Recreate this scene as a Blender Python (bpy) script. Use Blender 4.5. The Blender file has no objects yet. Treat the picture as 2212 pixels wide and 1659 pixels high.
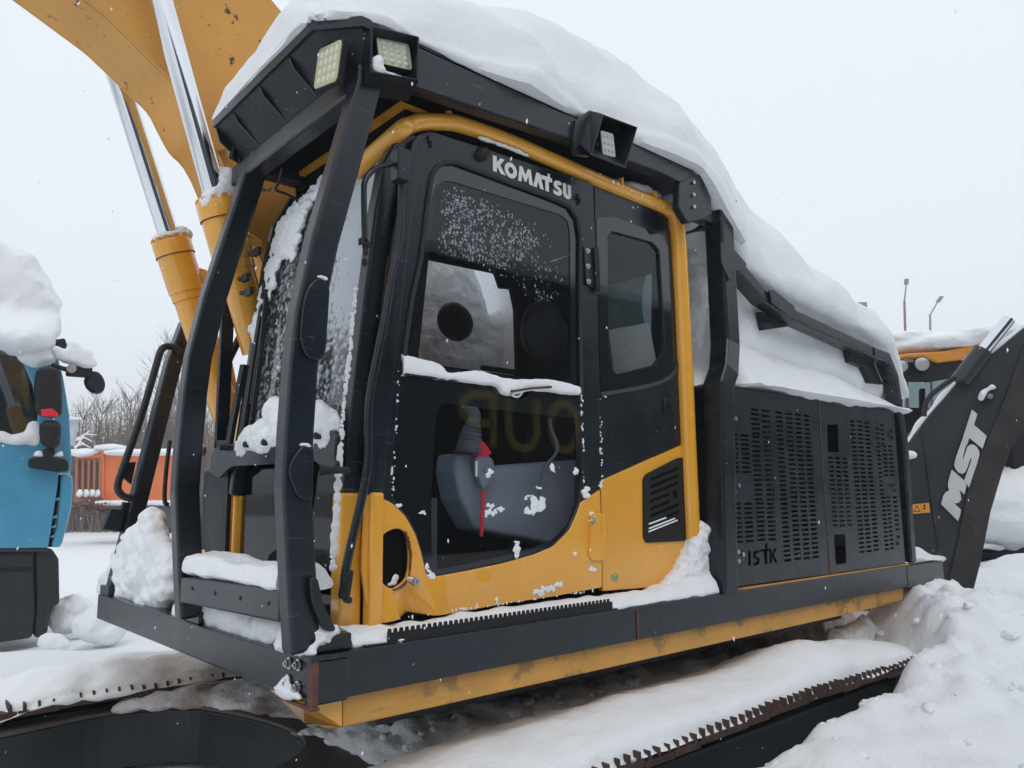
import bpy, bmesh, math, random
import numpy as np
from mathutils import Vector, Matrix, noise
random.seed(7)
scene = bpy.context.scene
# ---------------------------------------------------------------- camera
F_, HY_, ROLL_, YAW_ = 1675.0, 1078.0, 0.010, math.radians(48.5)
CX_, CY_ = 1106.0, 829.5
pitch = math.atan((HY_-CY_)/F_)
fw = Vector((math.cos(YAW_)*math.cos(pitch), math.sin(YAW_)*math.cos(pitch), math.sin(pitch)))
rt0 = Vector((math.sin(YAW_), -math.cos(YAW_), 0)); up0 = rt0.cross(fw)
rt = rt0*math.cos(ROLL_) - up0*math.sin(ROLL_); up = up0*math.cos(ROLL_) + rt0*math.sin(ROLL_)
CAM = Vector((-1.26, -2.4, 1.85))
cd = bpy.data.cameras.new('camera'); cam = bpy.data.objects.new('camera', cd)
scene.collection.objects.link(cam); scene.camera = cam
cd.sensor_width = 36; cd.lens = F_/2212*36; cd.clip_end = 3000; cd.clip_start = .05
cam.matrix_world = Matrix(((rt.x, up.x, -fw.x, CAM.x), (rt.y, up.y, -fw.y, CAM.y), (rt.z, up.z, -fw.z, CAM.z), (0, 0, 0, 1)))
# ---------------------------------------------------------------- sky and sun (overcast)
world = bpy.data.worlds.new('World'); scene.world = world; world.use_nodes = True
wn, wl = world.node_tree.nodes, world.node_tree.links
wn.clear()
wo = wn.new('ShaderNodeOutputWorld'); bg = wn.new('ShaderNodeBackground'); sky = wn.new('ShaderNodeTexSky')
sky.sky_type = 'NISHITA'; sky.sun_disc = False
sky.sun_elevation = math.radians(38); sky.sun_rotation = math.radians(200); sky.dust_density = 3
mul = wn.new('ShaderNodeMix'); mul.data_type = 'RGBA'; mul.blend_type = 'MULTIPLY'; mul.inputs[0].default_value = 1
mul.inputs[7].default_value = (.1, .1, .1, 1)
mx = wn.new('ShaderNodeMix'); mx.data_type = 'RGBA'; mx.inputs[0].default_value = 0.93
mx.inputs[7].default_value = (.765, .815, .870, 1)          # cloud layer hiding nearly all of the blue
wl.new(sky.outputs[0], mul.inputs[6]); wl.new(mul.outputs[2], mx.inputs[6]); wl.new(mx.outputs[2], bg.inputs[0])
bg.inputs[1].default_value = 1.22
wl.new(bg.outputs[0], wo.inputs[0])
sl = bpy.data.lights.new('sun', 'SUN'); sun = bpy.data.objects.new('sun', sl); scene.collection.objects.link(sun)
sl.energy = 0.5; sl.angle = math.radians(25); sl.color = (1, .97, .93)
sun.rotation_euler = (math.radians(38), 0, math.radians(-25))
scene.view_settings.view_transform = 'Standard'; scene.view_settings.look = 'None'
scene.view_settings.exposure = 0.0; scene.view_settings.gamma = 1
# ---------------------------------------------------------------- measuring helpers (pixels of the 2212-wide photo onto real planes)
def ray(px, py):
    return fw + rt*((px-CX_)/F_) - up*((py-CY_)/F_)
def U(ax, c, px, py):
    d = ray(px, py); return CAM + d*((c-CAM[ax])/d[ax])
def SY(px, py, c): return U(1, c, px, py)
def SX(px, py, c): return U(0, c, px, py)
def SZ(px, py, c): return U(2, c, px, py)
RG = {1:(0,0,.3385), 2:(691.2,0,.3385), 3:(1382.4,230.4,.375), 4:(0,518.4,.3385), 5:(691.2,518.4,.3385),
      6:(1382.4,748.8,.375), 7:(0,1036.8,.375), 8:(633.6,1036.8,.375), 9:(1382.4,1036.8,.375)}
def q(k, x, y):
    a = RG[k]; return (a[0]+x*a[2], a[1]+y*a[2])
FH = Vector((math.cos(YAW_), math.sin(YAW_), 0)); RH = rt0.copy()
class VP:                                                  # a vertical plane at a given distance, turned by ang
    def __init__(s, depth, ang=0, px=1106):
        d = ray(px, HY_); s.o = CAM + d*(depth/d.dot(FH)); s.o.z = 0
        s.a = (Matrix.Rotation(ang, 3, 'Z') @ RH).normalized(); s.n = Vector((-s.a.y, s.a.x, 0))   # n points away from the camera
    def __call__(s, px, py, off=0):
        d = ray(px, py); t = (s.o + s.n*off - CAM).dot(s.n)/d.dot(s.n); return CAM + d*t
# ---------------------------------------------------------------- materials
def _n(m, t): return m.node_tree.nodes.new(t)
def mat(name, col, rough=.5, metal=0, var=.12, vscale=6, bump=0, bscale=60, spec=.5, coat=0, patch=None, patch_col=None, patch_scale=8, patch_rough=.85, alpha=None, snowy=0, scuff=0, scuff_col=(.10, .12, .14)):
    m = bpy.data.materials.new(name); m.use_nodes = True; L = m.node_tree.links
    b = m.node_tree.nodes['Principled BSDF']
    b.inputs['Roughness'].default_value = rough; b.inputs['Metallic'].default_value = metal
    b.inputs['Specular IOR Level'].default_value = spec; b.inputs['Coat Weight'].default_value = coat; b.inputs['Coat Roughness'].default_value = .08
    tc = _n(m, 'ShaderNodeNewGeometry')
    nz = _n(m, 'ShaderNodeTexNoise'); nz.inputs['Scale'].default_value = vscale; nz.inputs['Detail'].default_value = 5
    L.new(tc.outputs['Position'], nz.inputs['Vector'])
    mr = _n(m, 'ShaderNodeMapRange'); mr.inputs[1].default_value = .3; mr.inputs[2].default_value = .7
    mr.inputs[3].default_value = 1-var; mr.inputs[4].default_value = 1+var
    L.new(nz.outputs[0], mr.inputs[0])
    mm = _n(m, 'ShaderNodeMix'); mm.data_type = 'RGBA'; mm.blend_type = 'MULTIPLY'; mm.inputs[0].default_value = 1
    mm.inputs[6].default_value = (*col, 1); L.new(mr.outputs[0], mm.inputs[7])
    out = mm.outputs[2]
    rmr = _n(m, 'ShaderNodeMapRange'); rmr.inputs[1].default_value = .3; rmr.inputs[2].default_value = .7
    rmr.inputs[3].default_value = max(.02, rough*.85); rmr.inputs[4].default_value = min(1, rough*1.2); L.new(nz.outputs[0], rmr.inputs[0])
    rout = rmr.outputs[0]
    if patch is not None:
        n2 = _n(m, 'ShaderNodeTexNoise'); n2.inputs['Scale'].default_value = patch_scale; n2.inputs['Detail'].default_value = 8; n2.inputs['Roughness'].default_value = .65
        L.new(tc.outputs['Position'], n2.inputs['Vector'])
        r2 = _n(m, 'ShaderNodeMapRange'); r2.inputs[1].default_value = patch; r2.inputs[2].default_value = patch+.05
        L.new(n2.outputs[0], r2.inputs[0])
        m2 = _n(m, 'ShaderNodeMix'); m2.data_type = 'RGBA'; m2.inputs[7].default_value = (*patch_col, 1)
        L.new(out, m2.inputs[6]); L.new(r2.outputs[0], m2.inputs[0]); out = m2.outputs[2]
        m3 = _n(m, 'ShaderNodeMix'); m3.data_type = 'FLOAT'; m3.inputs[3].default_value = patch_rough
        L.new(rout, m3.inputs[2]); L.new(r2.outputs[0], m3.inputs[0]); rout = m3.outputs[0]
    if scuff:
        mp = _n(m, 'ShaderNodeMapping'); mp.inputs['Scale'].default_value = (3, 3, 30); L.new(tc.outputs['Position'], mp.inputs['Vector'])
        n6 = _n(m, 'ShaderNodeTexNoise'); n6.inputs['Scale'].default_value = 2.2; n6.inputs['Detail'].default_value = 8; n6.inputs['Roughness'].default_value = .7; L.new(mp.outputs[0], n6.inputs['Vector'])
        r6 = _n(m, 'ShaderNodeMapRange'); r6.inputs[1].default_value = scuff; r6.inputs[2].default_value = scuff+.10; r6.inputs[4].default_value = .55; L.new(n6.outputs[0], r6.inputs[0])
        m6 = _n(m, 'ShaderNodeMix'); m6.data_type = 'RGBA'; m6.inputs[7].default_value = (*scuff_col, 1); L.new(out, m6.inputs[6]); L.new(r6.outputs[0], m6.inputs[0]); out = m6.outputs[2]
    if snowy:                                              # fine snow dust caught on the surface
        n4 = _n(m, 'ShaderNodeTexNoise'); n4.inputs['Scale'].default_value = 95; n4.inputs['Detail'].default_value = 3
        L.new(tc.outputs['Position'], n4.inputs['Vector'])
        r4 = _n(m, 'ShaderNodeMapRange'); r4.inputs[1].default_value = .74-snowy; r4.inputs[2].default_value = .77-snowy
        L.new(n4.outputs[0], r4.inputs[0])
        m4 = _n(m, 'ShaderNodeMix'); m4.data_type = 'RGBA'; m4.inputs[7].default_value = (.75, .78, .82, 1)
        L.new(out, m4.inputs[6]); L.new(r4.outputs[0], m4.inputs[0]); out = m4.outputs[2]
    L.new(out, b.inputs['Base Color']); L.new(rout, b.inputs['Roughness'])
    if bump:
        nb = _n(m, 'ShaderNodeTexNoise'); nb.inputs['Scale'].default_value = bscale; nb.inputs['Detail'].default_value = 6
        L.new(tc.outputs['Position'], nb.inputs['Vector'])
        bp = _n(m, 'ShaderNodeBump'); bp.inputs['Strength'].default_value = bump; bp.inputs['Distance'].default_value = .01
        L.new(nb.outputs[0], bp.inputs['Height']); L.new(bp.outputs[0], b.inputs['Normal'])
    return m
def glass(name, tint=(.8, .85, .86), refl=1.0, dust=0, dscale=60):
    m = bpy.data.materials.new(name); m.use_nodes = True; L = m.node_tree.links; N = m.node_tree.nodes; N.clear()
    o = N.new('ShaderNodeOutputMaterial'); tr = N.new('ShaderNodeBsdfTransparent'); gl = N.new('ShaderNodeBsdfGlossy')
    tr.inputs[0].default_value = (*[c**.5 for c in tint], 1);  gl.inputs['Roughness'].default_value = .02
    lw = N.new('ShaderNodeLayerWeight'); lw.inputs[0].default_value = .5                      # Schlick reflectance, outer face only
    pw = N.new('ShaderNodeMath'); pw.operation = 'POWER'; pw.inputs[1].default_value = 5; L.new(lw.outputs['Facing'], pw.inputs[0])
    sc = N.new('ShaderNodeMath'); sc.operation = 'MULTIPLY_ADD'; sc.inputs[1].default_value = .9*refl; sc.inputs[2].default_value = .055*refl; L.new(pw.outputs[0], sc.inputs[0])
    gb_ = N.new('ShaderNodeNewGeometry'); iv = N.new('ShaderNodeMath'); iv.operation = 'SUBTRACT'; iv.inputs[0].default_value = 1; L.new(gb_.outputs['Backfacing'], iv.inputs[1])
    ml = N.new('ShaderNodeMath'); ml.operation = 'MULTIPLY'; ml.use_clamp = True; L.new(sc.outputs[0], ml.inputs[0]); L.new(iv.outputs[0], ml.inputs[1])
    mi = N.new('ShaderNodeMixShader')
    L.new(ml.outputs[0], mi.inputs[0]); L.new(tr.outputs[0], mi.inputs[1]); L.new(gl.outputs[0], mi.inputs[2])
    last = mi.outputs[0]
    if dust:
        g = N.new('ShaderNodeNewGeometry'); nz = N.new('ShaderNodeTexNoise'); nz.inputs['Scale'].default_value = dscale; nz.inputs['Detail'].default_value = 6; nz.inputs['Roughness'].default_value = .7
        L.new(g.outputs['Position'], nz.inputs['Vector'])
        r = N.new('ShaderNodeMapRange'); r.inputs[1].default_value = .45; r.inputs[2].default_value = .72; r.inputs[4].default_value = dust
        L.new(nz.outputs[0], r.inputs[0]); df = N.new('ShaderNodeBsdfDiffuse'); df.inputs[0].default_value = (.8, .83, .87, 1)
        m5 = N.new('ShaderNodeMixShader'); L.new(r.outputs[0], m5.inputs[0]); L.new(last, m5.inputs[1]); L.new(df.outputs[0], m5.inputs[2]); last = m5.outputs[0]
    L.new(last, o.inputs[0]); return m
def snow_mat(name, col=(.885, .90, .925), dirt=None, dscale=2.5, dlo=.5, dhi=.7, bump=.5):
    m = bpy.data.materials.new(name); m.use_nodes = True; L = m.node_tree.links
    b = m.node_tree.nodes['Principled BSDF']; b.inputs['Roughness'].default_value = .75; b.inputs['Specular IOR Level'].default_value = .25
    g = _n(m, 'ShaderNodeNewGeometry'); nz = _n(m, 'ShaderNodeTexNoise'); nz.inputs['Scale'].default_value = 30; nz.inputs['Detail'].default_value = 12
    nz.inputs['Roughness'].default_value = .6; L.new(g.outputs['Position'], nz.inputs['Vector'])
    bp = _n(m, 'ShaderNodeBump'); bp.inputs['Strength'].default_value = bump; bp.inputs['Distance'].default_value = .02
    nf = _n(m, 'ShaderNodeTexNoise'); nf.inputs['Scale'].default_value = 150; nf.inputs['Detail'].default_value = 4; L.new(g.outputs['Position'], nf.inputs['Vector'])
    ad = _n(m, 'ShaderNodeMath'); ad.operation = 'MULTIPLY_ADD'; ad.inputs[1].default_value = .30; L.new(nf.outputs[0], ad.inputs[0]); L.new(nz.outputs[0], ad.inputs[2])
    L.new(ad.outputs[0], bp.inputs['Height']); L.new(bp.outputs[0], b.inputs['Normal'])
    mx = _n(m, 'ShaderNodeMix'); mx.data_type = 'RGBA'; mx.inputs[6].default_value = (*col, 1); mx.inputs[7].default_value = (*(dirt or [c*.97 for c in col]), 1)
    n2 = _n(m, 'ShaderNodeTexNoise'); n2.inputs['Scale'].default_value = dscale; n2.inputs['Detail'].default_value = 7; L.new(g.outputs['Position'], n2.inputs['Vector'])
    r = _n(m, 'ShaderNodeMapRange'); r.inputs[1].default_value = dlo; r.inputs[2].default_value = dhi; L.new(n2.outputs[0], r.inputs[0])
    L.new(r.outputs[0], mx.inputs[0]); L.new(mx.outputs[2], b.inputs['Base Color'])
    return m
M = {}
M['snow'] = snow_mat('snow'); M['packed'] = snow_mat('packed_snow', bump=.6)
M['dirty_snow'] = snow_mat('dirty_snow', (.70, .68, .68), (.30, .24, .21), 3.0, .42, .62, .8)
M['soil'] = snow_mat('rusty_shaded_soil', (.30, .20, .145), (.62, .56, .53), 5, .42, .62, 1.0)  # brown holds shadow tone as well as the dirt itself
M['yellow'] = mat('yellow_paint', (.82, .385, .036), .27, var=.05, vscale=3, coat=.8, bump=.05, bscale=14, patch=.73, patch_col=(.30, .13, .03), patch_scale=5)
M['yellow_boom'] = mat('weathered_yellow_paint', (.66, .32, .060), .45, var=.10, vscale=2.2, patch=.615, patch_col=(.09, .05, .02), patch_scale=12, scuff=.62, scuff_col=(.42, .22, .07), bump=.08, bscale=9)
M['yellow_worn'] = mat('scuffed_yellow_paint', (.60, .30, .06), .42, var=.12, vscale=5, patch=.56, patch_col=(.34, .20, .07), patch_scale=4.5, bump=.35, bscale=7, scuff=.58, scuff_col=(.22, .15, .08))
M['dark'] = mat('dark_grey_paint', (.0072, .0122, .0190), .27, var=.3, vscale=4, spec=.5, bump=.06, bscale=200, patch=.715, patch_col=(.11, .045, .025), patch_scale=12, scuff=.605)
M['dark_flat'] = mat('matt_black_steel', (.0058, .0092, .0140), .42, var=.25, vscale=6, spec=.32, snowy=.02)
M['gloss'] = mat('black_glass_border', (.006, .008, .011), .05, var=.02, spec=.8)
M['black'] = mat('black_plastic', (.008, .009, .010), .5, spec=.35, var=.1, bump=.2, bscale=250)
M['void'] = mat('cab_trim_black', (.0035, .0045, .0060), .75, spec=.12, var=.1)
M['rubber'] = mat('rubber', (.018, .018, .019), .7, var=.2, bump=.3, bscale=60)
M['chrome'] = mat('chrome', (.78, .80, .84), .07, 1, var=.05, vscale=3)
M['steel'] = mat('zinc_bolt', (.50, .52, .54), .3, 1, var=.15, vscale=30)
M['rust'] = mat('rusty_steel', (.11, .048, .032), .75, 0, var=.35, vscale=30, bump=.5)
M['track'] = mat('worn_track_steel', (.075, .040, .032), .6, .3, var=.4, vscale=18, bump=.4)
M['undercarriage'] = mat('dark_green_black_steel', (.012, .020, .022), .42, var=.3, vscale=4, bump=.15, bscale=40)
M['undertop'] = mat('brown_grey_steel', (.075, .062, .058), .6, var=.35, vscale=5, bump=.3)
M['lens'] = mat('lamp_lens', (.50, .54, .36), .12, var=.05, coat=1, spec=.6)
M['lens2'] = mat('small_lamp_lens', (.42, .47, .48), .12, coat=1)
M['grey'] = mat('grey_trim', (.09, .10, .118), .55, var=.08)
M['console'] = mat('console_grey', (.19, .215, .26), .55, var=.06)
M['boot'] = mat('grey_rubber_boot', (.10, .11, .125), .6, var=.1)
M['grey_dk'] = mat('dark_grey_trim', (.035, .04, .05), .55, var=.1)
M['red'] = mat('red_plastic', (.75, .02, .04), .35, var=.05)
M['white'] = mat('white_lettering', (.72, .72, .68), .5, var=.04)
M['plate'] = mat('number_plate', (.84, .88, .90), .35, var=.03)
M['glass'] = glass('cab_glass', (.90, .92, .94), 1.0, 0, 30)
M['glass_green'] = glass('green_tinted_glass', (.50, .66, .66), .6, .05, 10)
M['glass_truck'] = glass('truck_glass', (.42, .60, .56), 2.0, .0, 10)
M['glass_loader'] = glass('loader_glass', (.22, .29, .30), .8)
M['lining'] = mat('pale_cab_lining', (.42, .50, .48), .7)
M['glass_front'] = glass('windscreen', (.55, .60, .62), 1.8, .45, 26)
M['orange'] = mat('orange_paint', (.72, .17, .035), .45, var=.12, vscale=1.5, patch=.64, patch_col=(.24, .10, .05), patch_scale=1.2)
M['orange_dk'] = mat('faded_orange_ribs', (.36, .14, .07), .6, var=.2, vscale=1)
M['blue'] = mat('blue_paint', (.075, .32, .50), .30, var=.10, vscale=2.0, coat=.4, snowy=.0)
M['grn_black'] = mat('bumper_plastic', (.012, .018, .018), .5, var=.2, vscale=2, snowy=.02)
M['bark'] = mat('bark', (.115, .085, .070), .9, var=.3, vscale=3)
M['twig'] = mat('twigs', (.17, .125, .105), .9, var=.35, vscale=1.2)
M['leaf'] = mat('dead_leaves', (.20, .125, .085), .9, var=.35, vscale=2)
M['sticker'] = mat('orange_sticker', (.72, .28, .04), .5)
M['ok'] = mat('green_sticker', (.45, .60, .30), .5)
M['pole_red'] = mat('red_lamp_pole', (.30, .09, .07), .6); M['pole_grey'] = mat('grey_lamp_pole', (.22, .23, .24), .6)
M['silver'] = mat('silver_decal', (.60, .62, .60), .4, .2, var=.06)
M['armdark'] = mat('black_arm_paint', (.020, .024, .029), .42, var=.25, vscale=2, patch=.66, patch_col=(.06, .05, .045), patch_scale=6, bump=.15, bscale=30)
M['armworn'] = mat('scraped_arm_edge', (.022, .019, .019), .5, var=.4, vscale=5, patch=.60, patch_col=(.07, .055, .05), patch_scale=4)
M['lcab'] = mat('loader_orange', (.70, .27, .03), .4, var=.08)
# ---------------------------------------------------------------- mesh helpers
COL = scene.collection
def link(o, parent=None):
    COL.objects.link(o)
    if parent is not None: o.parent = parent
    return o
def tag(o, label=None, cat=None, group=None, kind=None):
    if label: o['label'] = label
    if cat: o['category'] = cat
    if group: o['group'] = group
    if kind: o['kind'] = kind
    return o
def empty(name, loc=(0, 0, 0)):                            # a root at the thing's base; parts keep world coordinates
    o = bpy.data.objects.new(name, None); o.location = loc; COL.objects.link(o); return o
def wparent(o, parent):
    o.parent = parent
    p = parent; T = Vector((0, 0, 0))
    while p is not None: T += p.location; p = p.parent
    o.location = o.location - T
def finish(name, me, m, parent, smooth=None, bevel=0, bseg=2):
    o = bpy.data.objects.new(name, me); COL.objects.link(o)
    me.materials.clear(); me.materials.append(m)
    if parent is not None: wparent(o, parent)
    if smooth is not None:
        me.polygons.foreach_set('use_smooth', [True]*len(me.polygons))
        me.set_sharp_from_angle(angle=math.radians(smooth))
    if bevel:
        b = o.modifiers.new('bevel', 'BEVEL'); b.width = bevel; b.segments = bseg; b.limit_method = 'ANGLE'; b.angle_limit = math.radians(30)
    return o
def cat(pts, n=8, closed=False):                           # Catmull-Rom through 3D points
    P = [Vector(p) for p in pts]; out = []; N = len(P)
    for i in range(N if closed else N-1):
        g = (lambda k: P[k % N]) if closed else (lambda k: P[min(max(k, 0), N-1)])
        a, b, c, d = g(i-1), g(i), g(i+1), g(i+2)
        for j in range(n):
            t = j/n; out.append(.5*((2*b)+(c-a)*t+(2*a-5*b+4*c-d)*t*t+(3*b-a-3*c+d)*t**3))
    if not closed: out.append(P[-1])
    return out
class MB:
    def __init__(s): s.v = []; s.f = []
    def add(s, vs, fs):
        k = len(s.v); s.v += [tuple(x) for x in vs]; s.f += [tuple(i+k for i in f) for f in fs]; return s
    def prism(s, pts, vec):
        n = len(pts); vec = Vector(vec); P = [Vector(p) for p in pts]
        nor = Vector((0, 0, 0))
        for i in range(n): nor += (P[i]-P[0]).cross(P[(i+1) % n]-P[0])
        if nor.dot(vec) > 0: P.reverse()
        vs = P+[p+vec for p in P]
        return s.add(vs, [tuple(range(n)), tuple(range(2*n-1, n-1, -1))]+[(i, i+n, (i+1) % n+n, (i+1) % n) for i in range(n)])
    def box(s, a, b):
        (x0, y0, z0), (x1, y1, z1) = a, b
        x0, x1 = sorted((x0, x1)); y0, y1 = sorted((y0, y1)); z0, z1 = sorted((z0, z1))
        return s.add([(x0,y0,z0),(x1,y0,z0),(x1,y1,z0),(x0,y1,z0),(x0,y0,z1),(x1,y0,z1),(x1,y1,z1),(x0,y1,z1)],
                     [(0,3,2,1),(4,5,6,7),(0,1,5,4),(1,2,6,5),(2,3,7,6),(3,0,4,7)])
    def obox(s, c, ax, ay, az):                            # oriented box: centre and half axis vectors
        c, ax, ay, az = map(Vector, (c, ax, ay, az))
        if ax.cross(ay).dot(az) < 0: ax = -ax
        vs = [c+ax*i+ay*j+az*k for k in (-1, 1) for j in (-1, 1) for i in (-1, 1)]
        return s.add(vs, [(0,2,3,1),(4,5,7,6),(0,1,5,4),(1,3,7,5),(3,2,6,7),(2,0,4,6)])
    def sweep(s, path, prof, side):                        # profile (a,b) swept along path; a along side
        P = [Vector(p) for p in path]; rings = []
        sd = Vector(side).normalized()
        for i, p in enumerate(P):
            t0 = (P[i]-P[i-1]).normalized() if i else None
            t1 = (P[i+1]-P[i]).normalized() if i < len(P)-1 else None
            t = ((t0 or t1)+(t1 or t0)).normalized()
            k = 1/max(.35, t.dot(t1 or t0))
            x = (sd-t*sd.dot(t)).normalized(); y = t.cross(x)
            pr = prof(i) if callable(prof) else prof
            rings.append([p+x*a+y*b*k for a, b in pr])
        n = len(rings[0]); vs = [v for r in rings for v in r]; fs = []
        for i in range(len(P)-1):
            for j in range(n):
                fs.append((i*n+j, i*n+(j+1) % n, (i+1)*n+(j+1) % n, (i+1)*n+j))
        fs.append(tuple(range(n-1, -1, -1))); fs.append(tuple((len(P)-1)*n+j for j in range(n)))
        return s.add(vs, fs)
    def beam(s, path, w, h, side):
        return s.sweep(path, [(-w/2, -h/2), (w/2, -h/2), (w/2, h/2), (-w/2, h/2)], side)
    def tube(s, path, r, n=14, side=(.31, .87, .38)):
        if callable(r): return s.sweep(path, lambda i: [(r(i)*math.cos(k*2*math.pi/n), r(i)*math.sin(k*2*math.pi/n)) for k in range(n)], side)
        if isinstance(r, (list, tuple)): rr = r; return s.tube(path, lambda i: rr[i], n, side)
        return s.sweep(path, [(r*math.cos(k*2*math.pi/n), r*math.sin(k*2*math.pi/n)) for k in range(n)], side)
    def blob(s, c, r, sub=2, amp=.25, fr=2.0, seed=0):
        bm = bmesh.new(); bmesh.ops.create_icosphere(bm, subdivisions=sub, radius=1)
        r = Vector(r if hasattr(r, '__len__') else (r, r, r)); c = Vector(c); sv = Vector((seed*7.1, seed*3.3, seed*1.7))
        vs = []
        for v in bm.verts:
            k = 1+amp*noise.fractal(v.co*fr+sv, 1.0, 2.0, 3)+.3*amp*noise.fractal(v.co*fr*4+sv, 1.0, 2.0, 2)
            vs.append(c+Vector((v.co.x*r.x*k, v.co.y*r.y*k, v.co.z*r.z*k)))
        fs = [tuple(v.index for v in f.verts) for f in bm.faces]; bm.free(); return s.add(vs, fs)
    def mesh(s, name):
        me = bpy.data.meshes.new(name); me.from_pydata(s.v, [], s.f); me.validate(); me.update()
        bm = bmesh.new(); bm.from_mesh(me); bmesh.ops.recalc_face_normals(bm, faces=bm.faces); bm.to_mesh(me); bm.free(); return me
    def build(s, name, m, parent=None, smooth=None, bevel=0, bseg=2):
        return finish(name, s.mesh(name), m, parent, smooth, bevel, bseg)
def rnd(pts, r, n=5):                                      # round the corners of a 2D polygon; r number or list
    out = []; N = len(pts)
    for i in range(N):
        rr = r[i] if isinstance(r, (list, tuple)) else r
        p = Vector(pts[i][:2]); a = Vector(pts[i-1][:2])-p; b = Vector(pts[(i+1) % N][:2])-p
        if rr <= 0: out.append(tuple(p)); continue
        d = min(rr, a.length*.48, b.length*.48); a.normalize(); b.normalize(); A = p+a*d; B = p+b*d
        for k in range(n+1):
            t = k/n; out.append(tuple(A*(1-t)**2+p*2*t*(1-t)+B*t*t))
    return out
def curve_mesh(name, loops, thick, bev=0):
    cu = bpy.data.curves.new(name, 'CURVE'); cu.dimensions = '2D'; cu.fill_mode = 'BOTH'
    cu.extrude = max(0, thick/2-bev); cu.bevel_depth = bev; cu.bevel_resolution = 1; cu.offset = -bev
    for lp in loops:
        sp = cu.splines.new('POLY'); sp.points.add(len(lp)-1); sp.use_cyclic_u = True
        for i, p in enumerate(lp): sp.points[i].co = (p[0], p[1], 0, 1)
    o = bpy.data.objects.new('tmp', cu); COL.objects.link(o)
    bpy.context.view_layer.update(); dg = bpy.context.evaluated_depsgraph_get()
    me = bpy.data.meshes.new_from_object(o.evaluated_get(dg)); bpy.data.objects.remove(o); bpy.data.curves.remove(cu)
    me.name = name; return me
def plateY(name, loops, y, thick, m, parent=None, bev=0, smooth=None):   # loops in (X,Z); near face at Y=y
    me = curve_mesh(name, loops, thick, bev)
    me.transform(Matrix(((1, 0, 0, 0), (0, 0, -1, y+thick/2), (0, 1, 0, 0), (0, 0, 0, 1))))
    return finish(name, me, m, parent, smooth)
def plateX(name, loops, x, thick, m, parent=None, bev=0, smooth=None):   # loops in (Y,Z); front face at X=x
    me = curve_mesh(name, loops, thick, bev)
    me.transform(Matrix(((0, 0, 1, x+thick/2), (1, 0, 0, 0), (0, 1, 0, 0), (0, 0, 0, 1))))
    return finish(name, me, m, parent, smooth)
def plateF(name, loops, o, a, b, thick, m, parent=None, bev=0, smooth=None):  # loops in the frame o + a*x + b*y
    a = Vector(a).normalized(); b = Vector(b); b = (b-a*b.dot(a)).normalized(); n = a.cross(b)
    me = curve_mesh(name, loops, thick, bev)
    me.transform(Matrix(((a.x, b.x, n.x, o[0]), (a.y, b.y, n.y, o[1]), (a.z, b.z, n.z, o[2]), (0, 0, 0, 1))))
    return finish(name, me, m, parent, smooth)
def sy2(pts, y): return [((lambda v: (v.x, v.z))(SY(p[0], p[1], y))) for p in pts]
def sx2(pts, x): return [((lambda v: (v.y, v.z))(SX(p[0], p[1], x))) for p in pts]
def qq(k, *pts): return [q(k, *p) for p in pts]
def fbm(x, y, z=0, o=4): return noise.fractal(Vector((x, y, z)), 1.0, 2.0, o)
def loft(name, secs, m, parent=None, nu=6, nv=3, amp=.02, fr=3.0, seed=0, lump=0, lfr=6, ridge=0, floor=None):
    # closed sections (each the same number of points) interpolated, resampled, capped and roughened: for drifts of snow
    R = [cat(s, nv, True) for s in secs]; k = len(R[0]); rows = []
    cols = [cat([r[j] for r in R], nu) for j in range(k)]
    n = len(cols[0]); V = [cols[j][i] for i in range(n) for j in range(k)]; Fc = []
    for i in range(n-1):
        for j in range(k): Fc.append((i*k+j, i*k+(j+1) % k, (i+1)*k+(j+1) % k, (i+1)*k+j))
    c0 = sum((V[j] for j in range(k)), Vector())/k; c1 = sum((V[(n-1)*k+j] for j in range(k)), Vector())/k
    V.append(c0); V.append(c1); a, b = len(V)-2, len(V)-1
    Fc += [(j, a, (j+1) % k) for j in range(k)] + [((n-1)*k+j, (n-1)*k+(j+1) % k, b) for j in range(k)]
    me = bpy.data.meshes.new(name); me.from_pydata(V, [], Fc); me.validate()
    bm = bmesh.new(); bm.from_mesh(me); bmesh.ops.recalc_face_normals(bm, faces=bm.faces); bm.normal_update()
    nn = [v.normal.copy() for v in bm.verts]; sv = Vector((seed*5.3, seed*2.9, seed*1.3))
    for v, no in zip(bm.verts, nn):
        d = amp*noise.fractal(v.co*fr+sv, 1.0, 2.0, 4)
        if lump: d += lump*(noise.noise(v.co*lfr+sv)+.5*abs(noise.noise(v.co*lfr*2.3+sv)))
        if ridge: d += ridge*(1-2*abs(noise.noise(Vector((v.co.x*1.1-v.co.z*1.5, v.co.y*1.0, v.co.z*1.6+v.co.x*.9))+sv)))
        v.co += no*d
        if floor: v.co.z = max(v.co.z, floor(v.co.x))
    bm.to_mesh(me); bm.free()
    return finish(name, me, m, parent, 60)
def clods(name, spots, m, sub=2, amp=.3, seed=0, parent=None):
    b = MB()
    for i, (c, r) in enumerate(spots): b.blob(c, r, sub, amp, 1.8, seed+i)
    return b.build(name, m, parent, 60)
def bolt(name, c, nrm, r, parent, m=None, wash=1.5):
    b = MB(); c = Vector(c); n = Vector(nrm).normalized()
    b.tube([c, c+n*r*.35], r*wash, 16); b.tube([c+n*r*.3, c+n*r*1.2], r, 6); b.tube([c+n*r*1.1, c+n*r*1.7], r*.5, 8)
    return b.build(name, m or M['steel'], parent, 35)
def disc(name, c, nrm, r, t, m, parent, n=20):
    c = Vector(c); nn = Vector(nrm).normalized(); return MB().tube([c, c+nn*t], r, n).build(name, m, parent, 35)
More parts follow.
